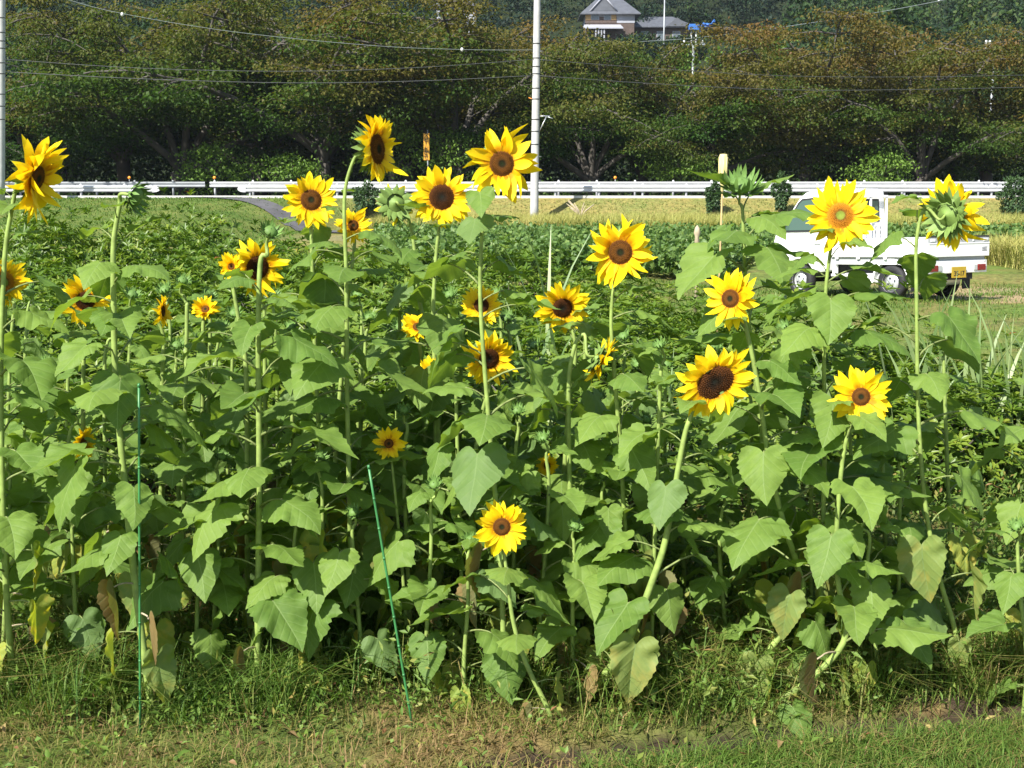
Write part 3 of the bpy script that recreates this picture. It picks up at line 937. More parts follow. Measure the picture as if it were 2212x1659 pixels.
# young plants that carry only leaves and small green buds
YG = random.Random(99)
young = [(95, 5.1, 800), (60, 4.7, 930), (140, 5.6, 690), (230, 5.4, 720), (400, 4.9, 620), (470, 5.5, 720), (630, 5.3, 720), 
         (790, 5.4, 700), (690, 4.5, 1000), (1000, 5.4, 700), (985, 4.6, 800), (880, 4.7, 900), (1130, 5.3, 800), (1120, 4.8, 900), (1180, 4.5, 960), (1290, 5.2, 870),
         (1400, 4.9, 920), (1300, 4.6, 1040), (1430, 4.5, 760), (1720, 5.1, 780), (1900, 4.9, 860), (30, 5.6, 640), (-40, 5.0, 760), (430, 4.4, 1080), (760, 4.4, 1120), (1240, 4.4, 1150), (2230, 4.7, 830), (2200, 4.3, 1150), (1880, 4.4, 1130), (20, 4.5, 1000), (150, 4.5, 900), (380, 5.1, 760), (450, 5.3, 650), (720, 5.5, 640), (860, 5.3, 640), (1100, 5.5, 700), (1270, 4.9, 960), (1380, 5.3, 800), (1480, 5.0, 960), (1560, 4.7, 1080), (1620, 5.3, 820), (1750, 4.8, 900), (640, 4.4, 1100), (930, 4.4, 1060), (1010, 4.3, 1180), (470, 4.5, 1000), (60, 6.0, 640), (280, 5.9, 650), (360, 6.1, 640), (500, 5.8, 690), (590, 6.0, 650), (680, 5.9, 640), (780, 6.1, 650), (860, 5.8, 720), (970, 6.0, 650), (1080, 5.8, 650), (1150, 6.0, 760), (1260, 5.8, 690), (1350, 5.9, 740), (1440, 5.6, 800), (1550, 5.5, 760), (1700, 5.6, 720), (1830, 5.4, 720), (2040, 5.2, 760), (1950, 4.6, 1000)]
for i, (px, Yy, top) in enumerate(young):
    bx = px + YG.uniform(-30, 30)
    S('leafy young sunflower without an open flower, standing among the flowering ones', Yy, [(px, top), (px + YG.uniform(-8, 8), top + 120), (bx, 1430)],
      (px + YG.uniform(-8, 8), top - 14, 34, YG.uniform(-60, 60), 50, 'bud', {}), 200 + i, r0=.0085, group='young sunflowers without open flowers', cat='sunflower', Lmax=.175, hi=.97)

for a, k in SPECS:
    hd = a[3]
    if hd[5] != 'bud' and 'half hidden' not in a[0] and 'almost covered' not in a[0]:
        HEADS.append((hd[0], hd[1], hd[2] / 2, a[1]))
HEADS += [(1930, 618, 30, 12.), (2060, 588, 24, 12.)]
for a, k in SPECS: sunflower(*a, **k)

# ------------------------------------------------------------------ green garden stakes
def stake(label, top, base, Y):
    a = P(*top, Y); b = P(*base, Y); b.z = ground_at(b.x, b.y) - .01
    root = empty('garden_stake', b); tag(root, label, 'stake')
    mb = MB(); nseg = 9
    d = a - b
    mb.tube([b + d * k / nseg - b for k in range(nseg + 1)],   .0042, n=8)
    for k in range(1, nseg):
        p = d * (k / nseg)
        u = d.normalized() * .004
        mb.tube([p - u, p + u], .005, n=8)
    mb.build('pole', M_STAKE, root)
    c = MB(); c.tube([d, d + d.normalized() * .012], [.006, .004], n=8); c.build('tip_cap', M_STAKE, root)

stake('upright green plastic garden stake at left', (300, 836), (303, 1592), 4.08)
stake('thin green garden stake leaning left at the centre', (797, 1012), (893, 1592), 4.08)

# ------------------------------------------------------------------ weeds and grass at the front
def scatter_blades(name, n, xr, yr, h, w, lean, tintf, mat, dens=None, kind='stuff', clump=0):
    px = RNG.uniform(xr[0], xr[1], n); py = RNG.uniform(yr[0], yr[1], n)
    if clump:
        cx = RNG.uniform(xr[0], xr[1], clump); cy = RNG.uniform(yr[0], yr[1], clump)
        k = RNG.integers(0, clump, n); px = cx[k] + RNG.normal(0, .045, n); py = cy[k] + RNG.normal(0, .045, n)
    if dens is not None:
        keep = RNG.random(n) < dens(px, py); px, py = px[keep], py[keep]
    n = len(px)
    B = np.stack([px, py, height(px, py) - .005], 1)
    V, F = blade_arrays(B, RNG.uniform(*h, n), RNG.uniform(*lean, n), RNG.uniform(0, 6.28, n), RNG.uniform(*w, n))
    t = np.repeat(tintf(px, py, n), 5)
    o = mesh_np(name, V, F, t, mat); tag(o, kind=kind)
    return o

def tint_front(px, py, n):
    return np.clip(RNG.beta(2, 2, n) * .7 + (fbm(px * 1.3, py * 1.3, 9) - .42) * .9 + .22 * (py < 4.35), 0, 1)

scatter_blades('grass', 95000, (-3.0, 3.0), (3.35, 6.2), (.02, .10), (.002, .0045), (.6, 2.2), tint_front, M_GRASS, dens=lambda x, y: (.35 + .65 * sstep(.4, .55, fbm(x * 1.7, y * 1.7, 55))) * np.where(ditch(x, y) < -.035, .03, 1))
o = scatter_blades('tall_grass', 7500, (-2.6, 3.2), (4.15, 6.5), (.15, .38), (.0025, .0055), (.3, 1.0), lambda a, b_, n: np.clip(RNG.beta(2, 2, n) * .95, 0, 1), M_GRASS, clump=420, dens=lambda x, y: np.where((x > .1) & (y < 4.5), .04, .8))
scatter_blades('lawn_grass', 26000, (.2, 3.2), (3.3, 4.15), (.025, .09), (.0025, .0045), (.5, 1.6), lambda a, b_, n: np.clip(RNG.beta(2, 3, n) * .8, 0, 1), M_GRASS, dens=lambda x, y: (y < 3.86 + (x - .3) * .185) * .85 + .02)
o = scatter_blades('tangled_grass', 46000, (-2.4, 3.0), (4.05, 5.4), (.08, .34), (.003, .006), (.5, 1.6), lambda a, b_, n: np.clip(RNG.beta(2, 2.4, n) * .9 + .08 + (fbm(a * 1.4, b_ * 1.4, 37) - .42) * .9, 0, 1), M_GRASS, dens=lambda x, y: (.35 + .65 * sstep(.36, .58, fbm(x * 1.1, y * 1.1, 23))) * sstep(3.9, 4.4, y + (fbm(x * 2.2, y * .5, 29) - .5) * .9) * np.where(ditch(x, y) < -.04, .12, 1))
# small broad leaved weeds
n = 48000
px = RNG.uniform(-3, 3.3, n); py = RNG.uniform(3.4, 7.5, n)
k = RNG.random(n) < (.25 + .75 * sstep(.42, .6, fbm(px * 2.2, py * 2.2, 91))) * np.where(ditch(px, py) < -.06, .12, 1) * np.where((py < 3.86 + (px - .3) * .185) & (px > .2), .12, 1)
px, py = px[k], py[k]; n = len(px)
hh = RNG.gamma(2., .035, n) * np.where(py > 4.1, 1.7, .8)
Cn = np.stack([px, py, height(px, py) + hh], 1)
V, F = leaf_arrays(Cn, randdir(n, .1), randdir(n, 1.4), RNG.uniform(.015, .045, n), RNG.uniform(.008, .02, n))
o = mesh_np('weeds', V, F, np.repeat(np.clip(RNG.beta(2, 2, n) * .75 + .3 * (RNG.random(n) < .16) + .15 * (py < 4.3), 0, 1), 4), M_WEED); tag(o, kind='stuff')
n = 24000
px = RNG.uniform(-2.6, 3.2, n); py = RNG.uniform(4.02, 5.6, n)
k = RNG.random(n) < (.25 + .75 * sstep(.4, .55, fbm(px * 1.9, py * 1.9, 47))) * sstep(3.85, 4.3, py + (fbm(px * 2.5, py * .6, 31) - .5) * .8) * np.where(ditch(px, py) < -.05, .05, 1); px, py = px[k], py[k]; n = len(px)
Cn = np.stack([px, py, height(px, py) + RNG.beta(1.3, 2.2, n) * np.minimum(.34, .12 + (py - 4.0) * .4)], 1)
V, F = leaf_arrays(Cn, randdir(n, .1), randdir(n, 1.2), RNG.uniform(.02, .055, n), RNG.uniform(.008, .02, n))
o = mesh_np('stem_foot_weeds', V, F, np.repeat(np.clip(RNG.beta(2, 2, n) * .85 + .2 * (RNG.random(n) < .1), 0, 1), 4), M_WEED); tag(o, kind='stuff')
n = 500
px = RNG.uniform(-3, 3, n); py = RNG.uniform(3.4, 5.2, n)
V, F = leaf_arrays(np.stack([px, py, height(px, py) + RNG.uniform(.008, .05, n)], 1), randdir(n) * np.array([1, 1, .25]), randdir(n, 2.2), RNG.uniform(.02, .055, n), RNG.uniform(.01, .026, n), .3, .3)
o = mesh_np('fallen_leaves', V, F, np.repeat(RNG.random(n), 4), leafmat('fallen_leaf', [(0, (.10, .06, .03)), (.6, (.26, .18, .08)), (1, (.34, .28, .10))], .15, .7, .2)); tag(o, kind='stuff')
# taller leafy weeds behind the flower rows, right hand side
n = 9000
px = RNG.uniform(.3, 3.8, n); py = RNG.uniform(4.6, 7.4, n)
k = RNG.random(n) < sstep(.38, .52, fbm(px * 1.4, py * 1.4, 19)); px, py = px[k], py[k]; n = len(px)
Cn = np.stack([px, py, height(px, py) + RNG.beta(1.5, 2, n) * .5], 1)
V, F = leaf_arrays(Cn, randdir(n, .2), randdir(n, 1.2), RNG.uniform(.025, .06, n), RNG.uniform(.01, .022, n))
o = mesh_np('tall_weeds', V, F, np.repeat(np.clip(RNG.beta(2, 2, n), 0, 1), 4), M_WEED); tag(o, kind='stuff')

# ------------------------------------------------------------------ azalea bushes
def azalea_mesh(seed, rx=.62, h=1.0):
    rg = np.random.default_rng(seed)
    nw = 460
    th_ = rg.uniform(0, 6.28, nw); u = rg.random(nw)
    el = np.arcsin(np.clip(u * 1.05 - .05, 0, 1))
    rr = rg.uniform(.62, 1.08, nw) * (1 + .16 * np.sin(3 * th_ + seed) + .12 * np.sin(5 * th_ + 2 * seed))
    dirs = np.stack([np.cos(th_) * np.cos(el), np.sin(th_) * np.cos(el), np.sin(el)], 1)
    Cw = dirs * rr[:, None] * np.array([rx, rx, h * .62]) + np.array([0, 0, h * .36])
    shoot = rg.random(nw) < .18
    Cw[:, 2] += np.where(shoot, rg.uniform(.05, .17, nw), 0)
    axis = unit(dirs + np.array([0, 0, .9]) + rg.normal(0, .25, (nw, 3)))
    Cs, Ds, Ns, Ls, Ws, Ts = [], [], [], [], [], []
    nl = 7
    tb = rg.beta(2, 2, nw)
    a = unit(np.cross(axis, np.array([[.31, .77, .12]]))); b_ = np.cross(axis, a)
    for k in range(nl):
        q = 6.2832 * k / nl + rg.uniform(-.3, .3, nw)
        rad = a * np.cos(q)[:, None] + b_ * np.sin(q)[:, None]
        up = rg.uniform(.15, .9, nw)[:, None]
        Ds.append(rad + axis * up); Ns.append(axis - rad * up); Cs.append(Cw - axis * rg.uniform(0, .03, nw)[:, None])
        Ls.append(rg.uniform(.06, .10, nw)); Ws.append(rg.uniform(.022, .036, nw))
        Ts.append(np.clip(tb * .7 + rg.random(nw) * .3 + .1 * (rg.random(nw) < .05), 0, 1))
    V, F = leaf_arrays(np.concatenate(Cs), np.concatenate(Ds), np.concatenate(Ns), np.concatenate(Ls), np.concatenate(Ws), .2, .12)
    return V, F, np.repeat(np.concatenate(Ts), 4)

AZ = []
for s in range(4):
    V, F, T = azalea_mesh(40 + s, .62 + .05 * s, 1.0 + .06 * (s % 2))
    o = mesh_np('foliage', V, F, T, M_AZ); AZ.append(o.data); bpy.data.objects.remove(o)
twb = MB(); tr = random.Random(4)
for k in range(14):
    a = tr.uniform(0, 6.28); l = tr.uniform(.3, .5)
    twb.tube([(0, 0, 0), (math.cos(a) * l * .35, math.sin(a) * l * .35, .3), (math.cos(a) * l, math.sin(a) * l, .72)], [.012, .009, .004], n=5)
TWIG = twb.mesh('branches'); TWIG.materials.append(M_WOOD)
AR = random.Random(12)
naz = 0
for row, Yy in enumerate([7.3, 8.1, 9.0, 10.0, 11.1, 12.3, 13.6, 15.0]):
    xl = -(Yy * .47 + .6)
    if Yy < 8: xr = 4.4
    elif Yy < 8.5: xr = 5.0
    elif Yy < 9.5: xr = 2.6
    elif Yy < 11.5: xr = Yy * .20
    elif Yy < 13: xr = Yy * .13
    elif Yy < 14: xr = Yy * .09
    else: xr = -Yy * .165
    x = xl
    while x < xr:
        xx = x + AR.uniform(-.1, .1); yy = Yy + AR.uniform(-.25, .25)
        hz = {0: .74, 1: .84, 2: .92}.get(row, 1.0) if xx < 1.6 else (.95 if xx < 2.3 else .74)
        if row >= 3 and xx > -.3: hz = .86
        if row >= 5: hz = 1.0 if xx > -2.2 else 1.2
        if row >= 6 and xx < -2.2: hz = 1.34 if xx < -3.4 else 1.1
        root = empty('azalea_bush', (xx, yy, ground_at(xx, yy)), AR.uniform(0, 6.28))
        side = 'left' if xx < -1.2 else ('middle' if xx < 1.6 else 'right')
        dep = 'nearest row' if row < 2 else 'middle rows' if row < 5 else 'farthest rows'
        tag(root, f'clipped leafy green azalea bush in the {dep} behind the sunflowers, {side} of the photo', 'bush', f'azalea bushes, {dep}, {side}')
        s = AR.uniform(.9, 1.12)
        root.scale = (s, s, s * hz * AR.uniform(.92, 1.08))
        fo = link('foliage', AR.choice(AZ), root); link('branches', TWIG, root)
        naz += 1
        x += .92 if Yy < 12 else 1.0

# ------------------------------------------------------------------ reeds / tall blades
def reed_clump(label, x, y, n, h, seed, spread=.25):
    rg = np.random.default_rng(seed)
    root_z = ground_at(x, y)
    V, F, T = [], [], []
    for i in range(n):
        bx, by = rg.normal(0, spread), rg.normal(0, spread * .6)
        H = rg.uniform(.6, 1.) * h; az = rg.uniform(0, 6.28); ln = rg.uniform(.05, .4); w = rg.uniform(.022, .046)
        K = 7; b0 = len(V)
        fa = rg.uniform(0, 3.14)
        for k in range(K):
            u = k / (K - 1)
            cx = bx + math.cos(az) * ln * H * u ** 2.4; cy = by + math.sin(az) * ln * H * u ** 2.4
            cz = H * u * (1 - .22 * ln * u * u)
            ww = w * .5 * (1 - u ** 2.2) + .0006
            V.append((cx - math.cos(fa) * ww, cy - math.sin(fa) * ww, cz)); V.append((cx + math.cos(fa) * ww, cy + math.sin(fa) * ww, cz))
            T += [rg.random()] * 2 if k == 0 else [T[-1]] * 2
        for k in range(K - 1):
            F.append((b0 + 2 * k, b0 + 2 * k + 1, b0 + 2 * k + 3, b0 + 2 * k + 2))
    o = mesh_np('reed_clump', np.array(V), np.array(F), np.array(T), M_REED, smooth=True)
    o.location = (x, y, root_z)
    tag(o, label, 'reeds')

def gx(px, Y): return (px - 1106) / FOC * (Y * CT + CAM_Z * ST)
reed_clump('tall pale reed blades at the right edge in front of the field', gx(2170, 7.6), 7.6, 85, 1.5, 3, .34)
reed_clump('loose reed blades in front of the rear wheel of the truck', gx(1990, 7.2), 7.2, 12, 1.0, 4, .3)
reed_clump('thin upright reed blades below the concrete pole', gx(1150, 7.6), 7.6, 9, 1.95, 5, .12)
reed_clump('reed blades left of the truck nose among weeds', gx(1680, 7.6), 7.6, 14, 1.0, 6, .3)
reed_clump('slanting reed blades behind the shaggy sunflower', gx(1420, 7.0), 7.0, 8, 1.15, 7, .2)

# ------------------------------------------------------------------ soybean rows, rice, straw
def soy(name, n, fx, seed):
    rg = np.random.default_rng(seed)
    py = rg.uniform(*fx['y'], n); px = fx['x0'](py) + rg.random(n) * (fx['x1'](py) - fx['x0'](py))
    rowd = np.abs(((py + .12 * np.sin(px * 2)) / .95) % 1 - .5) * 2
    hmax = (.62 - .34 * rowd ** 2) * (.75 + .5 * fbm(px * 1.4, py * 1.4, 5))
    pz = hmax * np.sqrt(rg.uniform(.1, 1, n))
    Cn = np.stack([px, py, height(px, py) + pz], 1)
    V, F = leaf_arrays(Cn, randdir(n, .0), randdir(n, 1.6), rg.uniform(.10, .17, n), rg.uniform(.08, .13, n), .12, .15)
    o = mesh_np(name, V, F, np.repeat(rg.beta(2, 2, n), 4), M_SOY); tag(o, kind='stuff')

soy('soybean_plants', 60000, dict(y=(25., 41.), x0=lambda y: -.095 * y - .5, x1=lambda y: np.where(y < 33, .17 * y + (y - 25) * .15, .46 * y)), 61)

def rice(name, n, xr, yr, h, seed, wob=.6):
    rg = np.random.default_rng(seed)
    px = rg.uniform(*xr, n); py = rg.uniform(*yr, n)
    B = np.stack([px, py, height(px, py)], 1)
    V, F = blade_arrays(B, rg.uniform(h * .65, h, n) * (.9 + .25 * fbm(px * .8, py * .8, 4)), rg.uniform(.1, wob, n), rg.uniform(0, 6.28, n), rg.uniform(.012, .03, n))
    o = mesh_np(name, V, F, np.repeat(np.clip(rg.beta(2, 2, n) * .7 + (fbm(px * .35, py * .6, 8) - .4) * .8, 0, 1), 5), M_RICE); tag(o, kind='stuff')

rice('rice_field', 60000, (-5.2, 30.), (46., 54.), .86, 71, 1.3)
rice('near_rice', 22000, (11.0, 17.5), (24.6, 31.), .8, 72, 1.5)
scatter_blades('meadow_grass', 60000, (-1.5, 11.), (9.5, 25.), (.03, .11), (.006, .014), (.5, 1.8), lambda a, b_, n: np.clip(RNG.beta(2, 2.4, n) * .8 + (fbm(a * .5, b_ * .5, 31) - .42) * .9, 0, 1), M_GRASS, dens=lambda x, y: (x > .12 * y - 1.0) * (.3 + .7 * sstep(.4, .55, fbm(x * .6, y * .6, 12))))
scatter_blades('bank_grass', 60000, (-24, 30.), (37., 57.), (.05, .13), (.02, .04), (.6, 2.), lambda a, b_, n: np.clip(RNG.beta(2, 2, n) * .5 + .35 * (a > -8) + (fbm(a * .4, b_ * .4, 13) - .5) * .6, 0, 1), M_GRASS, dens=lambda x, y: np.where(x < -8, .8, (y > 54.2) * 1.))

# ------------------------------------------------------------------ shrubs and stump on the bank
def shrub(label, x, y, h, w, seed, mat=M_SHRUB, cat='shrub', nl=1500, ll=(.1, .18)):
    rg = np.random.default_rng(seed)
    root = empty('shrub', (x, y, ground_at(x, y))); tag(root, label, cat)
    d = unit(rg.normal(size=(nl, 3))); r = rg.uniform(.45, 1.05, nl) ** .6
    lump = .8 + .35 * np.sin(4 * d[:, 0] + seed) * np.cos(5 * d[:, 2] + seed)
    Cn = d * (r * lump)[:, None] * np.array([w / 2, w / 2, h * .47]) + np.array([0, 0, h * .52])
    V, F = leaf_arrays(Cn, unit(d + rg.normal(0, .6, (nl, 3))), unit(d + np.array([0, 0, .8]) + rg.normal(0, .5, (nl, 3))), rg.uniform(*ll, nl), rg.uniform(.5 * ll[0], .6 * ll[1], nl))
    mesh_np('foliage', V, F, np.repeat(rg.beta(2, 2, nl), 4), mat, root)
    mb = MB()
    for k in range(5):
        a = k * 1.3 + seed
        mb.tube([(0, 0, 0), (math.cos(a) * w * .12, math.sin(a) * w * .12, h * .4), (math.cos(a) * w * .28, math.sin(a) * w * .28, h * .75)], [.03, .02, .008], n=5)
    mb.build('stem', M_WOOD, root)

shrub('small dark cone shaped shrub below the guardrail beside the bottle topped stick', gx(1540, 55.4), 55.4, 1.5, .75, 1)
shrub('small dark shrub below the guardrail left of the truck roof', gx(1686, 55.2), 55.2, 2.0, .8, 2)
shrub('broad green shrub at the right edge in front of the guardrail', gx(2196, 55), 55.0, 2.0, 1.75, 3, nl=2500)
shrub('low dark shrub on the bank between the sunflower heads', gx(792, 55.3), 55.3, 1.5, 1.3, 4)
mb = MB(); tr = random.Random(8)
for k in range(11):
    a = tr.uniform(-1.2, 1.2); l = tr.uniform(.35, .85)
    mb.tube([(0, 0, 0), (math.sin(a) * l * .4, tr.uniform(-.1, .1), l * .55), (math.sin(a) * l * 1.1, tr.uniform(-.15, .15), l)], [.045, .03, .012], n=5)
o = mb.build('dead_bush', M_DEAD); o.location = (gx(1256, 54.5), 55.2, ground_at(gx(1256, 54.5), 55.2) - .02); tag(o, 'bare grey dead bush stump on the grass bank under the guardrail', 'stump')

# ------------------------------------------------------------------ guardrails
def wbeam(mb, x0, x1, y, z, face=-1, h=.33, cap0=False, cap1=False):
    prof = [(0, -.5), (.055, -.36), (.055, -.22), (0, -.06), (0, .06), (.055, .22), (.055, .36), (0, .5)]
    pts0 = [(x0, y + face * d, z + k * h) for d, k in prof]; pts1 = [(x1, y + face * d, z + k * h) for d, k in prof]
    n = len(prof); t = .006
    back0 = [(x0, y + face * (d - t), z + k * h) for d, k in prof]; back1 = [(x1, y + face * (d - t), z + k * h) for d, k in prof]
    vs = pts0 + pts1 + back0 + back1
    fs = []
    for i in range(n - 1):
        fs.append((i, i + 1, n + i + 1, n + i)); fs.append((2 * n + i + 1, 2 * n + i, 3 * n + i, 3 * n + i + 1))
    fs.append((0, n, 3 * n, 2 * n)); fs.append((n - 1, 2 * n + n - 1, 3 * n + n - 1, n + n - 1))
    mb.add(vs, fs, 0)
    for x, on in ((x0, cap0), (x1, cap1)):
        if on:
            s = -1 if x == x0 else 1
            P_ = []
            for k in range(9):
                q = -math.pi / 2 + math.pi * k / 8
                P_.append((x + s * math.cos(q) * .3, z + math.sin(q) * h * .52))
            poly = [(px_, y + face * .03, pz_) for px_, pz_ in P_] + [(x - s * .08, y + face * .03, z + h * .52), (x - s * .08, y + face * .03, z - h * .52)]
            mb.prism(poly, (0, face * .012, 0))

def guardrail(label, x0, x1, y, mat, zc=.40, post=2.0, ph=.60, cap0=False, cap1=False, refl=(), thick=.055):
    root = empty('guardrail', ((x0 + x1) / 2, y, ROAD_Z)); tag(root, label, 'guardrail')
    cx = (x0 + x1) / 2
    mb = MB(); wbeam(mb, x0 - cx, x1 - cx, 0, zc, -1, h=.29, cap0=cap0, cap1=cap1)
    mb.build('beam', mat, root)
    n = int((x1 - x0) / post)
    first = None
    for k in range(n + 1):
        px = x0 + .25 + k * post
        if px > x1 - .1: break
        if abs((px) / (y * .41)) > 1.12: continue
        if first is None:
            pm = MB(); pm.tube([(0, 0, -.1), (0, 0, ph)], thick, n=12); pm.lathe([(thick, ph), (thick * .7, ph + .03), (.001, ph + .04)], n=12)
            first = pm.mesh('post'); first.materials.append(mat)
        o = link('post', first, root); o.location = (px - cx, .075, 0)
    for rx in refl:
        rm = MB(); rm.tube([(rx - cx, .06, .74), (rx - cx, .06, .86)], .02, n=6); rm.build('reflector_stalk', M_WHITE, root)
        rm = MB(); rm.lathe([(.001, -.02), (.08, -.015), (.08, .015), (.001, .02)], n=14, M=Matrix.Translation((rx - cx, .06, .96)) @ Matrix.Rotation(R(90), 4, 'X')); rm.build('reflector', M_ORANGE, root)

gy = 57.9
guardrail('white guardrail left of the road opening with a rounded end', -38, gx(336, gy), gy, M_WHITE, cap1=True)
guardrail('white guardrail along the near side of the road, starting right of the lane', gx(530, gy), 38, gy, M_WHITE, cap0=True)
gf = 66.2
guardrail('grey guardrail on the far side of the road left of the opening', -42, gx(446, gf), gf, M_GREYR, zc=.60, ph=.80, refl=[gx(283, gf)])
guardrail('white guardrail on the far side of the road with orange reflectors', gx(456, gf), 42, gf, M_WHITE, zc=.60, ph=.80, refl=[gx(466, gf), gx(1328, gf), gx(2296, gf), gx(920, gf), gx(1850, gf) + 13])

# ------------------------------------------------------------------ poles and wires
def upole(label, px_top, px_base, Y, h, r0, r1, arm=False):
    bx = gx(px_base, Y); bz = ground_at(bx, Y)
    top = P(px_top, 0, Y)
    lean = (top.x - bx) / (top.z - bz)
    root = empty('utility_pole', (bx, Y, bz)); tag(root, label, 'utility pole')
    mb = MB(); K = 14
    mb.tube([(lean * h * k / K, 0, -.2 + (h + .2) * k / K) for k in range(K + 1)], [r0 + (r1 - r0) * k / K for k in range(K + 1)], n=20)
    mb.build('shaft', M_CONC, root)
    for z in (3.4, 3.95, 4.45, 5.3, 5.75, 6.35, 6.65, 7.0, 7.6):
        rr = r0 + (r1 - r0) * z / h
        m2 = MB(); m2.tube([(lean * z, 0, z), (lean * z, 0, z + .035)], rr + .012, n=20); m2.build('band', M_BAND, root)
    if arm:
        z = 4.6; m3 = MB(); x0 = lean * z
        m3.tube([(x0 + .1, 0, z), (x0 + .62, 0, z + .02)], .022, n=6); m3.tube([(x0 + .12, 0, z - .72), (x0 + .47, 0, z)], .02, n=6); m3.tube([(x0 + .52, 0, z - .02), (x0 + .74, 0, z - .10)], .025, n=6)
        m3.build('bracket', M_METAL, root)
        m4 = MB(); m4.tube([(x0 - .3, 0, 5.38), (x0, 0, 5.28)], .016, n=5); m4.build('orange_tie', M_ORANGE, root)
        m5 = MB()
        for z in (1.9, 2.4, 2.9, 7.3, 8.2):
            m5.tube([(lean * z + .05, -.05, z), (lean * z + .28, -.05, z)], .012, n=5)
        m5.build('foot_pegs', M_METAL, root)
    return root

upole('grey white concrete utility pole at the centre, rising out of the picture', 1160.5, 1153.5, 54.6, 13.5, .185, .125, True)
upole('concrete utility pole cut by the left frame edge', 2, 3, 54.6, 13.5, .21, .15)

def wire(label, pts, Y, r, mat, sag=0.):
    W = [P(a, b, (c if len(q) > 2 else Y)) for q in pts for a, b, c in [(*q, None)[:3]]] if False else [P(q[0], q[1], q[2] if len(q) > 2 else Y) for q in pts]
    mb = MB(); W = spline(W, 6)
    o0 = W[0].copy()
    mb.tube([w - o0 for w in W], r, n=5); o = mb.build('power_line', mat); o.location = o0
    tag(o, label, 'wire')
    return o

wire('upper of the two dark cables between the left pole and the centre pole', [(8, 128), (300, 147), (620, 154), (900, 146), (1155, 128)], 54.5, .012, M_WIRE)
wire('lower dark cable between the left pole and the centre pole', [(8, 155), (300, 170), (620, 179), (900, 175), (1155, 163)], 54.5, .014, M_WIRE)
wire('upper dark cable right of the centre pole', [(1158, 128), (1400, 147), (1700, 164), (2000, 166), (2300, 160)], 54.5, .012, M_WIRE)
wire('lower dark cable right of the centre pole', [(1158, 163), (1400, 180), (1700, 194), (2000, 193), (2300, 186)], 54.5, .014, M_WIRE)
wire('thin pale wire slanting down from the upper left to the centre pole', [(60, -30), (230, 22), (500, 68), (800, 98), (1000, 107), (1156, 108)], 54.4, .009, M_WIREL)
wire('pale bright wire climbing to the upper right', [(1380, 90, 100), (1500, 82, 96), (1700, 57, 90), (1900, 26, 84), (2060, -4, 80)], 90, .02, M_WIREL)
for lab, px_, py_, Yw in (('white marker ball on the thin slanting wire at upper left', 264, 31, 54.4), ('white marker ball on the thin wire left of the centre pole', 998, 107, 54.4), ('white marker ball on the bright wire at upper right', 2028, 1, 81)):
    c = P(px_, py_, Yw); mb = MB()
    mb.lathe([(.001, -.09), (.05, -.06), (.07, 0), (.05, .06), (.001, .09)], n=12)
    o = mb.build('wire_marker', M_WHITE); o.location = c; tag(o, lab, 'wire marker')

def text_mesh(body, size, mat, parent, M, name='lettering', extrude=.001, align='CENTER', bold=0.):
    cu = bpy.data.curves.new(name, 'FONT'); cu.body = body; cu.size = size; cu.align_x = align; cu.align_y = 'CENTER'; cu.extrude = extrude; cu.offset = bold
    ob = bpy.data.objects.new(name, cu); COL.objects.link(ob)
    dg = bpy.context.evaluated_depsgraph_get(); me = bpy.data.meshes.new_from_object(ob.evaluated_get(dg))
    bpy.data.objects.remove(ob); bpy.data.curves.remove(cu)
    me.transform(M)
    me.materials.clear(); me.materials.append(mat)
    return link(name, me, parent)

# tall narrow road sign behind the road
sy = 68.4
sb = P(922, 390, sy); sx_ = sb.x; st_ = P(920, 288, sy).z; se_ = P(920, 346, sy).z
root = empty('road_sign', (sx_, sy, ground_at(sx_, sy))); tag(root, 'narrow vertical orange road sign with black characters on a grey post', 'sign')
gz = root.location.z
mb = MB(); mb.tube([(.06, .06, -.1), (.06, .06, st_ - gz + .18)], .035, n=10); mb.build('post', M_METAL, root)
w = .16; mb = MB(); mb.box(-w, -.012, se_ - gz, w, .012, st_ - gz); mb.build('panel', M_SIGN, root, bevel=.006)
hgt = (st_ - se_)
for k, ch in enumerate('スピード落せ'):
    Mx = Matrix.Translation((0, -.0135, st_ - gz - hgt * (k + .5) / 6)) @ Matrix.Rotation(R(90), 4, 'X')
    if ch == 'ー': Mx = Mx @ Matrix.Rotation(R(90), 4, 'Z')
    text_mesh(ch, .27, M_INK, root, Mx, 'character', bold=.004)

# ------------------------------------------------------------------ stick with a pale bottle on top, weathered post
a = P(1563, 330, 9.5); b_ = P(1552, 560, 9.5)
gz = ground_at(b_.x, 9.5); root = empty('bottle_stick', (b_.x, 9.5, gz)); tag(root, 'thin stick topped by an upturned pale yellow plastic bottle', 'stick')
L0 = Vector((0, 0, 0)); d = Vector((a.x - b_.x, 0, a.z - gz))
neck = d * ((d.z - .24) / d.z)
mb = MB(); mb.tube([(0, 0, 0), neck * .5, neck + Vector((0, 0, .03))], .007, n=7); mb.build('stick', M_TAN2, root)
mb = MB(); n = 24; prof = [(.009, -.045), (.012, -.04), (.014, 0), (.026, .03), (.030, .045), (.031, .12), (.031, .215), (.026, .23), (.001, .232)]
q = d.to_track_quat('Z', 'Y').to_matrix().to_4x4()
vs = []
mb.lathe(prof, n=24, M=Matrix.Translation(neck) @ q)
for i, v in enumerate(mb.v):                       # flutes on the bottle's sides
    pass
for k in range(8):
    aa = k * math.pi / 4
    mb.tube([neck + q.to_3x3() @ Vector((math.cos(aa) * .031, math.sin(aa) * .031, .045)), neck + q.to_3x3() @ Vector((math.cos(aa) * .031, math.sin(aa) * .031, .21))], .004, n=5)
mb.build('bottle', M_PALEPL, root)
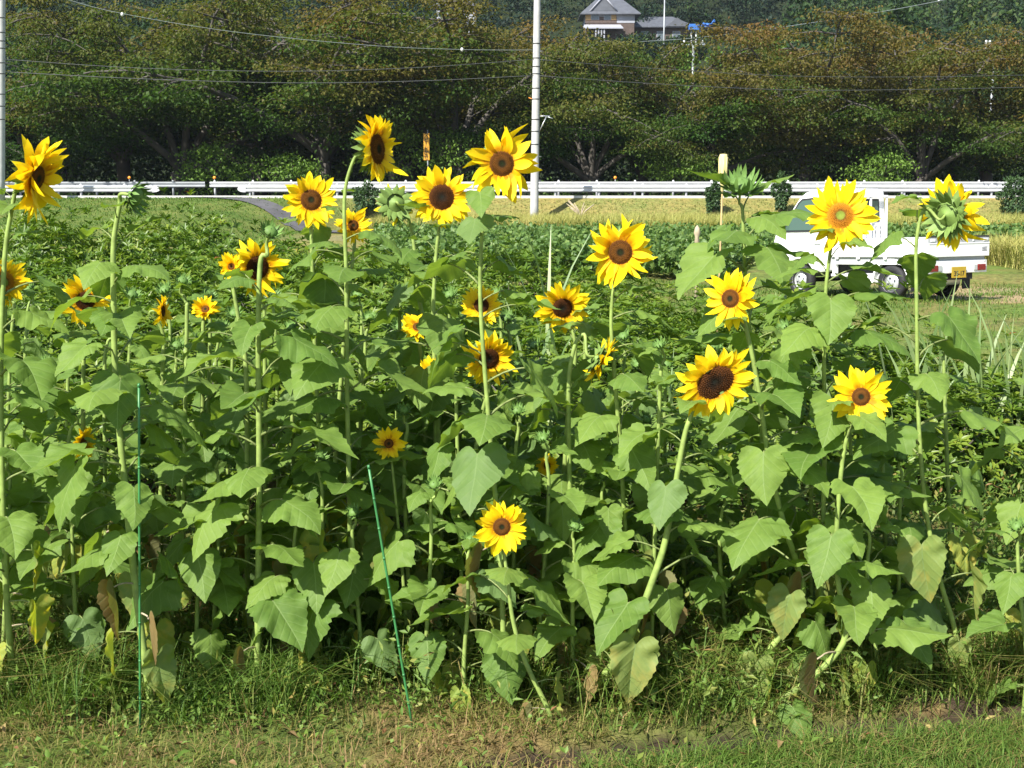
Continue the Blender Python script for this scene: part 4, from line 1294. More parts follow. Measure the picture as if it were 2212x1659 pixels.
b_ = P(1506, 500, 18.0); gz = ground_at(b_.x, 18.); root = empty('weathered_post', (b_.x, 18., gz)); tag(root, 'weathered wooden post with a grey rag at its top, left of the truck', 'post')
mb = MB(); mb.tube([(0, 0, 0), (.01, 0, .6), (.0, 0, b_.z - gz)], [.025, .022, .02], n=7); mb.build('post', M_DEAD, root)
mb = MB(); mb.lathe([(.005, -.2), (.04, -.15), (.028, -.08), (.05, -.02), (.035, .05), (.004, .09)], n=9, M=Matrix.Translation((0, 0, b_.z - gz))); mb.build('rag', M_DEAD, root)
# ------------------------------------------------------------------ small white truck
def build_truck():
    T = empty('pickup_truck')
    tag(T, 'small white pickup truck parked in the field, seen from its rear left corner', 'truck')

    def part(mb, name, mat, parent=T, bevel=0., fixn=True):
        return mb.build(name, mat, parent, fixn=fixn, bevel=bevel)
    WR = .268
    RA, FA = .72, 2.67     # axle positions; x runs forward from the tailgate
    # cab: profile in x,z ; lower body to the belt line, then greenhouse
    def arc(cx, cz, r, a0, a1, n):
        return [(cx + r * math.cos(R(a0 + (a1 - a0) * k / n)), cz + r * math.sin(R(a0 + (a1 - a0) * k / n))) for k in range(n + 1)]
    lower = [(2.0, .42)] + [(2.26, .40)] + arc(FA, .27, .35, 158, 14, 10) + [(3.10, .30), (3.27, .31), (3.315, .40), (3.315, .60), (3.29, .85), (3.22, 1.04), (2.0, 1.04)]
    upper = [(2.0, 1.04), (3.22, 1.04), (3.10, 1.16), (2.88, 1.45), (2.72, 1.65), (2.60, 1.725), (2.42, 1.765), (2.12, 1.775), (2.03, 1.755), (2.0, 1.70)]
    def hw(z): return .69 - max(0, z - 1.04) * .115
    def shell(poly, mb):
        n = len(poly)
        vs = [(x, hw(z), z) for x, z in poly] + [(x, -hw(z), z) for x, z in poly]
        fs = [tuple(range(n)), tuple(reversed(range(n, 2 * n)))]
        for i in range(n):
            j = (i + 1) % n
            fs.append((i, j, j + n, i + n))
        mb.add(vs, fs)
    def tri(o):
        bm = bmesh.new(); bm.from_mesh(o.data)
        bmesh.ops.triangulate(bm, faces=[f for f in bm.faces if len(f.verts) > 4], ngon_method='EAR_CLIP')
        bmesh.ops.recalc_face_normals(bm, faces=bm.faces)
        bm.to_mesh(o.data); bm.free(); return o
    cab = MB(); shell(lower, cab)
    body = part(cab, 'cab', M_PAINT, bevel=.025)
    up = MB(); shell(upper, up)
    roof = part(up, 'cab_roof', M_PAINT, bevel=.035)
    # side windows with rubber frame
    def side_panel(poly, y_off, name, mat, sgn, th=.006, parent=T):
        mb = MB()
        pts = [Vector((x, sgn * (hw(z) + y_off), z)) for x, z in poly]
        mb.prism(pts, (0, sgn * th, 0))
        return part(mb, name, mat, parent)
    fr = [(2.14, 1.07), (3.02, 1.07), (3.06, 1.10), (2.74, 1.56), (2.66, 1.62), (2.16, 1.64), (2.12, 1.60), (2.12, 1.10)]
    gl = [(2.17, 1.10), (2.98, 1.10), (2.99, 1.13), (2.71, 1.54), (2.64, 1.59), (2.19, 1.605), (2.155, 1.58), (2.155, 1.12)]
    for s in (1, -1):
        w = side_panel(fr, .001, 'side_window', M_RUB, s)
        side_panel(gl, .0075, 'pane', M_CGLASS, s, parent=w)
        door = [(2.06, .44), (2.27, .44), (2.36, .58), (2.44, .66), (2.98, .66), (3.10, .60), (3.15, .85), (3.10, 1.03), (2.06, 1.03)]
        dd = side_panel(door, .001, 'door', M_PAINT, s, th=.007)
        hm = MB(); hm.box(2.16, s * .697, .86, 2.30, s * .715, .885); part(hm, 'door_handle', M_PAINTG, dd, bevel=.004)
        cm = MB(); cm.box(2.07, s * .6975, .775, 3.14, s * .7005, .782); part(cm, 'crease', M_PAINTG, dd)
        # mirror
        mm = MB(); mm.tube([(3.0, s * .69, 1.12), (3.06, s * .80, 1.16)], .012, n=6); mm.box(3.03, s * .76 - .05, 1.12, 3.07, s * .76 + .07, 1.34); part(mm, 'mirror', M_RUB, T, bevel=.01)
    # windscreen
    def slope(x0, z0, x1, z1, w0, w1, off, name, mat, parent=T):
        nx, nz = (z1 - z0), -(x1 - x0); l = math.hypot(nx, nz); nx, nz = nx / l, nz / l
        if nx < 0: nx, nz = -nx, -nz
        mb = MB(); mb.prism([(x0 + nx * off, -w0, z0 + nz * off), (x0 + nx * off, w0, z0 + nz * off), (x1 + nx * off, w1, z1 + nz * off), (x1 + nx * off, -w1, z1 + nz * off)], (nx * .006, 0, nz * .006))
        return part(mb, name, mat, parent)
    ws = slope(3.09, 1.175, 2.745, 1.62, .63, .58, .002, 'windscreen', M_RUB)
    slope(3.06, 1.21, 2.77, 1.59, .60, .55, .0095, 'pane', M_CGLASS, ws)
    # front
    bm_ = MB(); bm_.box(3.316, -.66, .30, 3.36, .66, .47); part(bm_, 'front_bumper', M_PAINT, bevel=.02)
    for s in (1, -1):
        hl = MB(); hl.lathe([(.001, .02), (.085, .015), (.095, 0)], n=18, M=Matrix.Translation((3.316, s * .5, .66)) @ Matrix.Rotation(R(90), 4, 'Y')); part(hl, 'headlight', M_STEEL)
    # rear wall of the cab
    rw = MB(); rw.prism([(1.999, -.50, 1.22), (1.999, .50, 1.22), (1.999, .47, 1.60), (1.999, -.47, 1.60)], (-.008, 0, 0)); rwo = part(rw, 'rear_window', M_RUB, bevel=.003)
    rw = MB(); rw.prism([(1.990, -.47, 1.25), (1.990, .47, 1.25), (1.990, .44, 1.57), (1.990, -.44, 1.57)], (-.005, 0, 0)); part(rw, 'pane', M_CGLASS, rwo)
    cor = MB()
    for k in range(11):
        y = -.56 + k * .112
        cor.box(1.962, y - .03, .70, 1.998, y + .03, 1.14)
    cor.box(1.970, -.60, 1.14, 1.998, .60, 1.165)
    part(cor, 'ribbed_rear_panel', M_PAINT, bevel=.008)
    gf_ = MB()
    for y in (-.60, -.22, .22, .60):
        gf_.box(1.925, y - .018, .68, 1.955, y + .018, 1.62)
    gf_.box(1.92, -.62, 1.62, 1.96, .62, 1.66)
    part(gf_, 'headboard_frame', M_PAINT, bevel=.006)
    # load bed
    fl = MB(); fl.box(.03, -.665, .60, 1.94, .665, .655); part(fl, 'bed_floor', M_PAINTG)
    for s in (1, -1):
        y0, y1 = (.672, .70) if s > 0 else (-.70, -.672)
        g = MB(); g.box(.0, y0, .655, 1.93, y1, .93)
        yo = .70 if s > 0 else -.705
        g.box(.01, yo, .66, 1.92, yo + .005, .70); g.box(.01, yo, .885, 1.92, yo + .008, .90)
        gp = part(g, 'side_gate', M_PAINT, bevel=.006)
        t = MB(); t.box(.0, y0 - .004, .931, 1.93, y1 + .004, .955); part(t, 'top_trim', M_PAINTG, gp, bevel=.004)
        h = MB()
        for x in (.25, .8, 1.35, 1.8):
            h.box(x - .03, yo - .004, .625, x + .03, yo + .012, .665)
            h.box(x - .008, yo, .905, x + .008, yo + .014, .925)
        part(h, 'hooks', M_PAINT, gp)
        sk = MB(); sk.box(.0, s * .64 - .03, .54, 1.94, s * .64 + .03, .598); part(sk, 'bed_rail', M_PAINT, bevel=.004)
    tg = MB(); tg.box(-.028, -.70, .655, .0 - .002, .70, .86); tg.box(-.034, -.70, .845, -.026, .70, .868)
    tgo = part(tg, 'tailgate', M_PAINT, bevel=.006)
    t = MB(); t.box(-.020, -.70, .862, -.004, .70, .945); part(t, 'recessed_strip', M_PAINTG, tgo)
    t = MB(); t.box(-.024, -.702, .946, -.001, .702, .972); part(t, 'top_trim', M_RUB, tgo, bevel=.004)
    t = MB()
    for y in (-.32, .05, .42): t.box(-.034, y - .014, .885, -.021, y + .014, .93)
    t.box(-.036, -.66, .885, -.021, -.56, .925); t.box(-.036, .56, .885, -.021, .66, .925)
    part(t, 'latch', M_PAINT, tgo, bevel=.004)
    Mt = Matrix.Translation((-.0295, -.585, .775)) @ Matrix(((0, 0, -1, 0), (-1, 0, 0, 0), (0, 1, 0, 0), (0, 0, 0, 1)))
    text_mesh('HIJET', .055, M_GREYINK, tgo, Mt, 'emblem', bold=.0015)
    t = MB(); t.box(-.031, -.645, .735, -.0285, -.525, .751); part(t, 'emblem_bar', M_GREYINK, tgo)
    # rear panel with lamps and plate
    rp = MB(); rp.box(.0, -.69, .40, .03, .69, .60); rpo = part(rp, 'rear_panel', M_PAINT, bevel=.012)
    for s in (1, -1):
        a0, a1 = sorted((s * .46, s * .64))
        l = MB(); l.box(-.022, a0, .435, -.001, a1, .53); part(l, 'tail_lamp', M_RED, rpo, bevel=.008)
        a0, a1 = sorted((s * .37, s * .452))
        l = MB(); l.box(-.014, a0, .44, -.001, a1, .525); part(l, 'reversing_lamp', M_STEEL, rpo, bevel=.006)
    pl = MB(); pl.box(-.030, -.165, .335, -.022, .165, .50); plo = part(pl, 'number_plate', M_YPLATE, bevel=.004)
    tl = MB(); tl.box(-.033, -.165, .333, -.0305, .165, .345); part(tl, 'plate_edge', M_YPLATE, plo)
    Mp = Matrix.Translation((-.0312, 0, .395)) @ Matrix(((0, 0, -1, 0), (-1, 0, 0, 0), (0, 1, 0, 0), (0, 0, 0, 1)))
    text_mesh('35-17', .105, M_INK, plo, Mp, 'plate_number', bold=.002)
    # underside
    ub = MB(); ub.box(.08, -.45, .30, 2.2, .45, .60); ub.box(.9, -.56, .26, 1.5, .52, .50); part(ub, 'chassis', M_UNDERB)
    tk = MB(); tk.box(.95, .40, .24, 1.75, .60, .40); part(tk, 'fuel_tank', M_PAINTG, bevel=.03)
    ax = MB(); ax.tube([(RA, -.58, WR), (RA, .58, WR)], .045, n=10); ax.lathe([(.02, -.13), (.12, -.09), (.14, 0), (.12, .09), (.02, .13)], n=14, M=Matrix.Translation((RA, 0, WR)) @ Matrix.Rotation(R(90), 4, 'X')); part(ax, 'axle', M_UNDERB); ax = MB(); ax.tube([(FA, -.58, WR), (FA, .58, WR)], .04, n=10); part(ax, 'axle', M_UNDERB)
    mf = MB(); mu = MB()
    mu.lathe([(.002, -.32), (.085, -.30), (.085, .30), (.002, .32)], n=16, M=Matrix.Translation((.22, .05, .30)) @ Matrix.Rotation(R(90), 4, 'X')); part(mu, 'silencer', M_STEEL)
    for s in (1, -1):
        a0, a1 = sorted((s * .50, s * .68))
        mf = MB(); mf.box(.30, a0, .14, .312, a1, .42); part(mf, 'mud_flap', M_RUB)
        # white guards round the rear wheel and side rail
        g = MB()
        ya, yb = sorted((s * .60, s * .675))
        outer = arc(RA, .27, .37, -2, 182, 14); inner = arc(RA, .27, .335, 182, -2, 14)
        n = len(outer)
        for i in range(n - 1):
            a_, b2 = outer[i], outer[i + 1]; c_, d_ = inner[n - 2 - i], inner[n - 1 - i]
            g.prism([(a_[0], ya, a_[1]), (b2[0], ya, b2[1]), (c_[0], ya, c_[1]), (d_[0], ya, d_[1])], (0, yb - ya, 0))
        part(g, 'wheel_guard', M_PAINT)
        g = MB(); g.box(1.10, ya, .345, 1.95, yb, .385); g.prism([(1.09, ya, .385), (1.20, ya, .385), (1.17, ya, .22), (1.11, ya, .25)], (0, yb - ya, 0)); g.box(1.86, ya, .385, 1.92, yb, .54); part(g, 'side_rail', M_PAINT, bevel=.006)
        for xx in (RA, FA):
            Mw = Matrix.Translation((xx, s * .595, WR)) @ Matrix.Rotation(R(-90 * s), 4, 'X')
            wt = MB(); wt.lathe([(.155, -.065), (.20, -.075), (.245, -.068), (.264, -.05), (.268, 0), (.264, .05), (.245, .068), (.20, .075), (.155, .065), (.150, 0), (.155, -.065)], n=36, M=Mw)
            wo = part(wt, 'wheel', M_RUB)
            rm = MB(); rm.lathe([(.163, .070), (.158, .05), (.150, .02), (.125, .012), (.118, .035), (.085, .045), (.05, .035), (.045, .05), (.03, .058), (.001, .06)], n=30, M=Mw)
            rm.lathe([(.15, .02), (.15, -.06)], n=30, M=Mw)
            part(rm, 'rim', M_STEEL, wo)
            hb = MB()
            for k in range(4):
                q = k * 1.5708 + .4
                hb.lathe([(.012, .045), (.012, .06), (.001, .062)], n=8, M=Mw @ Matrix.Translation((.068 * math.cos(q), .068 * math.sin(q), 0)))
            part(hb, 'wheel_nuts', M_UNDERB, wo)
    return T

TR = build_truck()
# rear left tyre stands at this spot; nose points away to the left
AL = R(58)
c0 = P(2000, 600, 19.9)
tx, ty = gx(1990, 20.0), 19.7
TR.location = (tx, ty, ground_at(tx, ty) + .02)
fwd = Vector((-math.cos(AL), math.sin(AL), 0))
rz = math.atan2(fwd.y, fwd.x)
TR.rotation_euler = (R(.5), R(2.6), rz)
# shift so that the rear left bottom corner sits at tx,ty
TR.location = Vector(TR.location) - (Matrix.Rotation(rz, 3, 'Z') @ Vector((0, .70, 0)))
TR.scale = (1.05, 1.05, 1.05)

# ------------------------------------------------------------------ cherry trees along the road
def cherry(seed, low=False):
    rg = random.Random(seed)
    tr_ = MB(); clumps = []
    H0 = rg.uniform(1.3, 2.0)
    tr_.tube([(0, 0, -.3), (.05, 0, H0 * .5), (rg.uniform(-.15, .15), 0, H0)], [.34, .27, .25], n=9)
    nl = 7
    for l in range(nl):
        az = 6.2832 * l / nl + rg.uniform(-.35, .35)
        el = rg.uniform(.55, .95) if l % 2 else rg.uniform(.95, 1.35)
        p = Vector((0, 0, H0 * rg.uniform(.75, 1.0)))
        pts = [p.copy()]
        steps = 8; ln = rg.uniform(6.0, 7.6) / steps
        for k in range(steps):
            e = el - k * (.085 if el < .95 else .06) + rg.uniform(-.1, .1)
            a2 = az + rg.uniform(-.25, .25)
            p = p + Vector((math.cos(a2) * math.cos(e), math.sin(a2) * math.cos(e), math.sin(e))) * ln
            pts.append(p.copy())
            if k >= 2:
                for s in range(3):
                    a3 = az + rg.uniform(-1.7, 1.7); e3 = rg.uniform(-.35, .5); l3 = rg.uniform(.9, 2.3)
                    q = p + Vector((math.cos(a3) * math.cos(e3), math.sin(a3) * math.cos(e3), math.sin(e3))) * l3
                    q.z -= .12 * l3
                    tr_.tube([p, p.lerp(q, .5) + Vector((0, 0, .1)), q], [.045, .03, .012], n=4, cap=False)
                    clumps += [(q, 1.0), (p.lerp(q, .6), .8)]
        tr_.tube(pts, [.17 - .018 * i for i in range(len(pts))], n=6, cap=False)
        clumps.append((pts[-1], 1.0))
    me = tr_.mesh('trunk'); me.materials.append(M_WOOD)
    r2 = np.random.default_rng(seed)
    Cc = np.array([c[0][:] for c in clumps]); sc = np.array([c[1] for c in clumps])
    top = Cc[:, 2].max()
    nper = 105
    idx = np.repeat(np.arange(len(Cc)), nper); n = len(idx)
    off = r2.normal(size=(n, 3)) * np.array([.47, .47, .14]) * sc[idx][:, None]
    Cn = Cc[idx] + off
    Cn[:, 2] -= .10 * np.linalg.norm(off[:, :2], axis=1)
    Dn = unit(off * np.array([1, 1, .2]) + r2.normal(0, .4, (n, 3)) + np.array([0, 0, -.25]))
    Nn = unit(np.array([[0, 0, 1.]]) + r2.normal(0, .33, (n, 3)))
    V, F = leaf_arrays(Cn, Dn, Nn, r2.uniform(.11, .19, n), r2.uniform(.07, .11, n), .1, .15)
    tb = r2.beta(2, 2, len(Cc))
    T = np.clip(tb[idx] * .42 + r2.random(n) * .12 + .52 * (Cn[:, 2] / top) - .12, 0, 1)  # greener below, bronze above, with top light painted into the same tint
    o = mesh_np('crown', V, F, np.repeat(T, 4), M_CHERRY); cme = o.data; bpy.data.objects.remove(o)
    return me, cme, top

CH = [cherry(300 + k) for k in range(5)]
CR = random.Random(77)
trees = [(-90, 75, 11.2, .2), (95, 73, 10.6, .3), (270, 79, 12.6, 0), (395, 73.5, 12.2, 0), (560, 78, 13.2, 0), (700, 74, 12.8, 0), (880, 78, 13.0, 0), (985, 73, 11.4, 0), (1090, 80, 9.8, 0),
         (1275, 74, 9.9, 0), (1385, 79, 10.3, 0), (1530, 73.5, 9.6, 0), (1735, 75, 11.0, 0), (1860, 79, 11.4, 0), (1985, 73, 10.2, 0), (2125, 77, 10.2, 0), (2290, 74, 10.6, 0)]
words = ['leftmost cherry tree, cut by the frame behind the left pole', 'brownish cherry tree behind the leftmost sunflower', 'tall olive cherry tree behind and left of the first visible trunk', 'tall cherry tree with a dark forked trunk above the rail opening', 'tall olive cherry tree in the back of the left group',
         'tall cherry tree behind the round sunflower right of the lane', 'tall cherry tree behind the orange road sign', 'cherry tree with branches sloping down toward the centre pole', 'low cherry tree directly left of the centre pole', 'cherry tree with pale forked trunk right of the centre pole',
         'rusty cherry tree in the back below the hillside house', 'low brownish cherry tree above the bottle topped stick', 'cherry tree with two leaning trunks above the truck cab', 'highest cherry tree of the right group behind the truck', 'cherry tree with a bare lower trunk behind the truck bed', 'brown cherry tree in the back under the white pole fittings', 'cherry tree cut by the right frame edge']
for i, ((px_, Yy, Ht, dz), wd) in enumerate(zip(trees, words)):
    x_ = gx(px_, Yy); me, cme, top = CH[i % len(CH)]
    zg = ground_at(x_, Yy); s = (Ht - (zg - 0)) / top
    root = empty('cherry_tree', (x_, Yy, zg), CR.uniform(0, 6.28)); tag(root, wd, 'tree', 'cherry trees along the road')
    root.scale = (s * CR.uniform(.95, 1.1),) * 2 + (s,)
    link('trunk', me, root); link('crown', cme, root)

# light green trees showing between the crowns
def blobtree(name, label, x, y, h, w, mat, seed, nl=3500, ll=(.2, .4), cat='tree', base=None):
    rg = np.random.default_rng(seed)
    root = empty(name, (x, y, ground_at(x, y) if base is None else base)); tag(root, label, cat)
    nc = 60
    d = unit(rg.normal(size=(nc, 3))); Cc = d * rg.uniform(.5, 1., nc)[:, None] * np.array([w / 2, w / 2, h * .36]) + np.array([0, 0, h * .62])
    idx = rg.integers(0, nc, nl); Cn = Cc[idx] + rg.normal(size=(nl, 3)) * np.array([w * .1, w * .1, h * .04])
    V, F = leaf_arrays(Cn, randdir(nl, -.1), randdir(nl, 1.3), rg.uniform(*ll, nl), rg.uniform(.4 * ll[0], .6 * ll[1], nl))
    mesh_np('crown', V, F, np.repeat(rg.beta(2, 2, nl), 4), mat, root)
    mb = MB(); mb.tube([(0, 0, -.3), (.1, 0, h * .4), (0, .1, h * .75)], [.25, .18, .06], n=8)
    for k in range(7):
        a_ = k * .9; mb.tube([(.05, 0, h * (.3 + .05 * k)), (math.cos(a_) * w * .3, math.sin(a_) * w * .3, h * (.5 + .05 * k))], [.09, .02], n=5)
    mb.build('trunk', M_WOOD, root)

blobtree('broadleaf_tree', 'light green tree rising behind the brown cherry crowns, right of centre', gx(1640, 92), 92, 12.2, 6.5, M_LIME, 5)
blobtree('broadleaf_tree', 'small light green treetop below the blue tank on the hillside', gx(1455, 92), 92, 10.6, 4, M_LIME, 6, nl=1800)
blobtree('broadleaf_tree', 'low light green tree between the right cherry crowns', gx(1560, 90), 90, 10.4, 4, M_LIME, 7, nl=1800)
for k, (px_, h_) in enumerate(((480, 4.5), (980, 5.5), (740, 4.2), (1590, 4.2), (140, 4.4), (2050, 3.8))):
    lb_ = ['light green bush behind the forked trunk above the rail opening', 'tall light green bush behind the orange sign', 'light green bush between the trunks left of the sign', 'green bush in the dark under the cherries above the shrub', 'green bush in the dark at far left behind the guardrail', 'green bush under the cherries above the truck bed'][k]
    blobtree('green_bush', lb_, gx(px_, 81), 81, h_ + 1.5, 6, M_LIME, 20 + k, nl=2200, cat='bush')

for k, (px_, h_, w_) in enumerate(((470, 3.6, 4.5), (845, 5.2, 4.5), (990, 4.4, 4.5), (620, 3.0, 4), (1465, 3.2, 4), (1905, 3.0, 4))):
    blobtree('leafy_bush', ['leafy green bush in front of the forked trunk above the rail opening', 'tall leafy green bush left of the orange sign behind the road', 'leafy green bush between the orange sign and the centre pole', 'low leafy bush behind the rail left of the round sunflower', 'leafy bush at the foot of the cherries left of the bottle topped stick', 'leafy bush at the foot of the cherries above the truck'][k], gx(px_, 70.6), 70.6, h_, w_, M_LIME, 90 + k, nl=1800, ll=(.14, .26), cat='bush')
# dark undergrowth behind the trunks
n = 42000
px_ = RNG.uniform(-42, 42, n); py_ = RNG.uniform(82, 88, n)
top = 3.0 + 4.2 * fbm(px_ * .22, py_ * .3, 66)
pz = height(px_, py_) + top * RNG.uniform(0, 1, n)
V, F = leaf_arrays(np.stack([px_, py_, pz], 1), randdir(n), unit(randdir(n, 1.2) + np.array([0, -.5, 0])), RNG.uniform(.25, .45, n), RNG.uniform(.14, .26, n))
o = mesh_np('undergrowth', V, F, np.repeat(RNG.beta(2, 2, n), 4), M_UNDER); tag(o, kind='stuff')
n = 9000
px_ = RNG.uniform(-36, 36, n); py_ = RNG.uniform(68.5, 72, n); top = 1.1 * sstep(.38, .6, fbm(px_ * .5, py_ * .5, 68)) + .25
pz = height(px_, py_) + .6 * 0 + top * RNG.uniform(0, 1, n)
V, F = leaf_arrays(np.stack([px_, py_, pz], 1), randdir(n), randdir(n, 1.2), RNG.uniform(.14, .26, n), RNG.uniform(.08, .15, n))
o = mesh_np('verge_weeds', V, F, np.repeat(RNG.beta(2, 2, n), 4), M_UNDER); tag(o, kind='stuff')

# ------------------------------------------------------------------ forest on the hill
rg = np.random.default_rng(123)
Cs, Ds, Ns, Ls, Ts = [], [], [], [], []
hx, hy = gx(1330, 190), 190.
def add_crown(x, y, h, w, cone, t0, nl):
    z = ground_at(x, y)
    nc = 24
    if cone:
        u = rg.random(nc); rr = (1 - u) * w / 2 * rg.uniform(.7, 1.1, nc); a_ = rg.uniform(0, 6.28, nc)
        Cc = np.stack([np.cos(a_) * rr, np.sin(a_) * rr, h * (.15 + .85 * u)], 1)
    else:
        d = unit(rg.normal(size=(nc, 3))); Cc = d * rg.uniform(.6, 1.05, nc)[:, None] * np.array([w / 2, w / 2, h * .36]) + np.array([0, 0, h * .6])
    idx = rg.integers(0, nc, nl)
    Cn = Cc[idx] + rg.normal(size=(nl, 3)) * np.array([w * .10, w * .10, h * .035]) + np.array([x, y, z])
    Cs.append(Cn); Ds.append(randdir(nl, -.25)); Ns.append(randdir(nl, 1.1)); Ls.append(rg.uniform(.4, .8, nl)); Ts.append(np.clip(t0 + rg.normal(0, .10, nl), 0, 1))
for y0 in np.arange(104, 300, 9.0):
    x0 = -y0 * .52
    while x0 < y0 * .52:
        xx = x0 + rg.uniform(-2, 2); yy = y0 + rg.uniform(-3, 3)
        pxp = 1106 + xx / yy * FOC
        zz = ground_at(xx, yy)
        clear = (1210 < pxp < 1590) and yy < 200
        h_ = rg.uniform(8, 13)
        if (1000 < pxp < 1700) and yy < 200: h_ *= .5
        if clear and yy > 128: x0 += 6; continue
        right = pxp > 1640
        cone = rg.random() < (.75 if right else .45)
        t0 = rg.uniform(.42, .82) if right else (rg.uniform(.15, .75) if pxp < 500 else rg.uniform(0, .45) + (.35 if rg.random() < .12 else 0))  # centre crowns take dark tints: the slope's shade put into leaf colour
        add_crown(xx, yy, h_ * (1.25 if cone else 1), rg.uniform(5, 8), cone, t0, 330)
        x0 += rg.uniform(5, 7)
Cn = np.concatenate(Cs); Ll = np.concatenate(Ls)
V, F = leaf_arrays(Cn, np.concatenate(Ds), np.concatenate(Ns), Ll, Ll * .6)
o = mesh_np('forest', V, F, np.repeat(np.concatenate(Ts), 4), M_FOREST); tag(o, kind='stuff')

# ------------------------------------------------------------------ houses on the hill
def hip_roof(mb, x0, x1, y0, y1, z, rise, over=.6, ridge=.5, mi=0):
    x0 -= over; x1 += over; y0 -= over; y1 += over
    cy = (y0 + y1) / 2; ins = (y1 - y0) / 2 * ridge * 1.6
    vs = [(x0, y0, z), (x1, y0, z), (x1, y1, z), (x0, y1, z), (x0 + ins, cy, z + rise), (x1 - ins, cy, z + rise),
          (x0, y0, z - .14), (x1, y0, z - .14), (x1, y1, z - .14), (x0, y1, z - .14)]
    mb.add(vs, [(0, 1, 5, 4), (1, 2, 5), (2, 3, 4, 5), (3, 0, 4), (6, 7, 1, 0), (7, 8, 2, 1), (8, 9, 3, 2), (9, 6, 0, 3), (9, 8, 7, 6)], mi)

HY = 190.
def hp(px, py, Y=HY): return P(px, py, Y)
c = hp(1320, 92); root = empty('house', (c.x, HY, c.z - 2.5)); tag(root, 'two storey house with grey hipped roof, brown siding and tan shutters on the hillside', 'house')
K = 1 / FOC * (HY * CT) * 1.012      # metres per picture unit there
def hx_(px): return hp(px, 60).x - c.x
def hz_(py): return hp(1320, py).z - (c.z - 2.5)
mb = MB(); mb.box(hx_(1266), 0, 0, hx_(1370), 7, hz_(50)); mb.build('lower_wall', M_SIDING, root)
mb = MB(); mb.box(hx_(1264), -.05, hz_(49.5), hx_(1371), 7.05, hz_(30)); mb.build('upper_wall', M_PLASTER, root)
mb = MB(); mb.box(hx_(1264) - .02, -.08, hz_(49.5), hx_(1332), 0 - .051, hz_(36)); mb.build('siding', M_SIDING, root)
mb = MB(); hip_roof(mb, hx_(1264), hx_(1372), 0, 7, hz_(30), 3.3, .75); ro = mb.build('roof', M_ROOF, root)
# small gable on the roof front
gz0 = hz_(24); gx0, gx1 = hx_(1276), hx_(1330); gm = (gx0 + gx1) / 2
mb = MB(); mb.prism([(gx0, -.3, gz0), (gx1, -.3, gz0), (gm, -.3, gz0 + 2.0)], (0, 3.2, 0)); mb.build('gable', M_ROOF, ro)
mb = MB()
for a_, b2 in (((gx0 - .15, gz0 - .05), (gm, gz0 + 2.12)), ((gx1 + .15, gz0 - .05), (gm, gz0 + 2.12))):
    mb.tube([(a_[0], -.38, a_[1]), (b2[0], -.38, b2[1])], .12, n=5)
mb.build('gable_trim', M_PLASTER, ro)
for (a0, a1) in ((1276, 1294), (1304, 1320)):
    mb = MB(); mb.box(hx_(a0), -.13, hz_(43), hx_(a1), -.082, hz_(31.5)); w_ = mb.build('window', M_PLASTER, root)
    mb = MB(); mb.box(hx_(a0) + .1, -.15, hz_(42.4), hx_(a1) - .1, -.132, hz_(32)); mb.build('pane', M_HGLASS, w_)
for (a0, a1) in ((1264.5, 1276), (1320, 1331)):
    mb = MB(); mb.box(hx_(a0), -.16, hz_(43.5), hx_(a1), -.083, hz_(31.5)); mb.build('shutter', M_TAN, root)
mb = MB(); mb.prism([(hx_(1258), -2.0, hz_(63)), (hx_(1344), -2.0, hz_(63)), (hx_(1340), 0, hz_(53)), (hx_(1262), 0, hz_(53))], (0, 0, -.15)); mb.build('porch_roof', M_PLASTER, root, fixn=True)
mb = MB()
for q_ in (1284, 1290, 1296, 1302): mb.box(hx_(q_), -1.8, 0, hx_(q_) + .2, -1.6, hz_(66))
mb.build('porch_post', M_PLASTER, root)
# side wing
c2 = hp(1440, 70); root = empty('house', (c2.x, HY + 6, c2.z - 1.5)); tag(root, 'low weathered house with broad grey roofs, right of the two storey one', 'house')
mb = MB(); mb.box(-4.5, 0, 0, 4.2, 6, 3.0); mb.build('wall', M_SIDING, root)
mb = MB(); hip_roof(mb, -4.5, 4.2, 0, 6, 3.0, 1.9, .8); hip_roof(mb, -9.5, -4.8, 1, 6, 2.2, 1.4, .6); ro = mb.build('roof', M_ROOF, root)
mb = MB(); mb.prism([(.5, -.9, 3.0), (4.0, -.9, 3.0), (2.2, -.9, 4.3)], (0, 2.6, 0)); mb.build('gable', M_ROOF, ro)
mb = MB(); mb.box(-9.3, 1.05, 0, -4.9, 5.9, 2.04); mb.build('wing_wall', M_PLASTER, root)
for k in range(3):
    mb = MB(); mb.box(-3.2 + k * 2.4, -.05, 1.1, -2.0 + k * 2.4, -.003, 2.4); w_ = mb.build('window', M_PLASTER, root)
    mb = MB(); mb.box(-3.1 + k * 2.4, -.07, 1.2, -2.1 + k * 2.4, -.052, 2.3); mb.build('pane', M_HGLASS, w_)
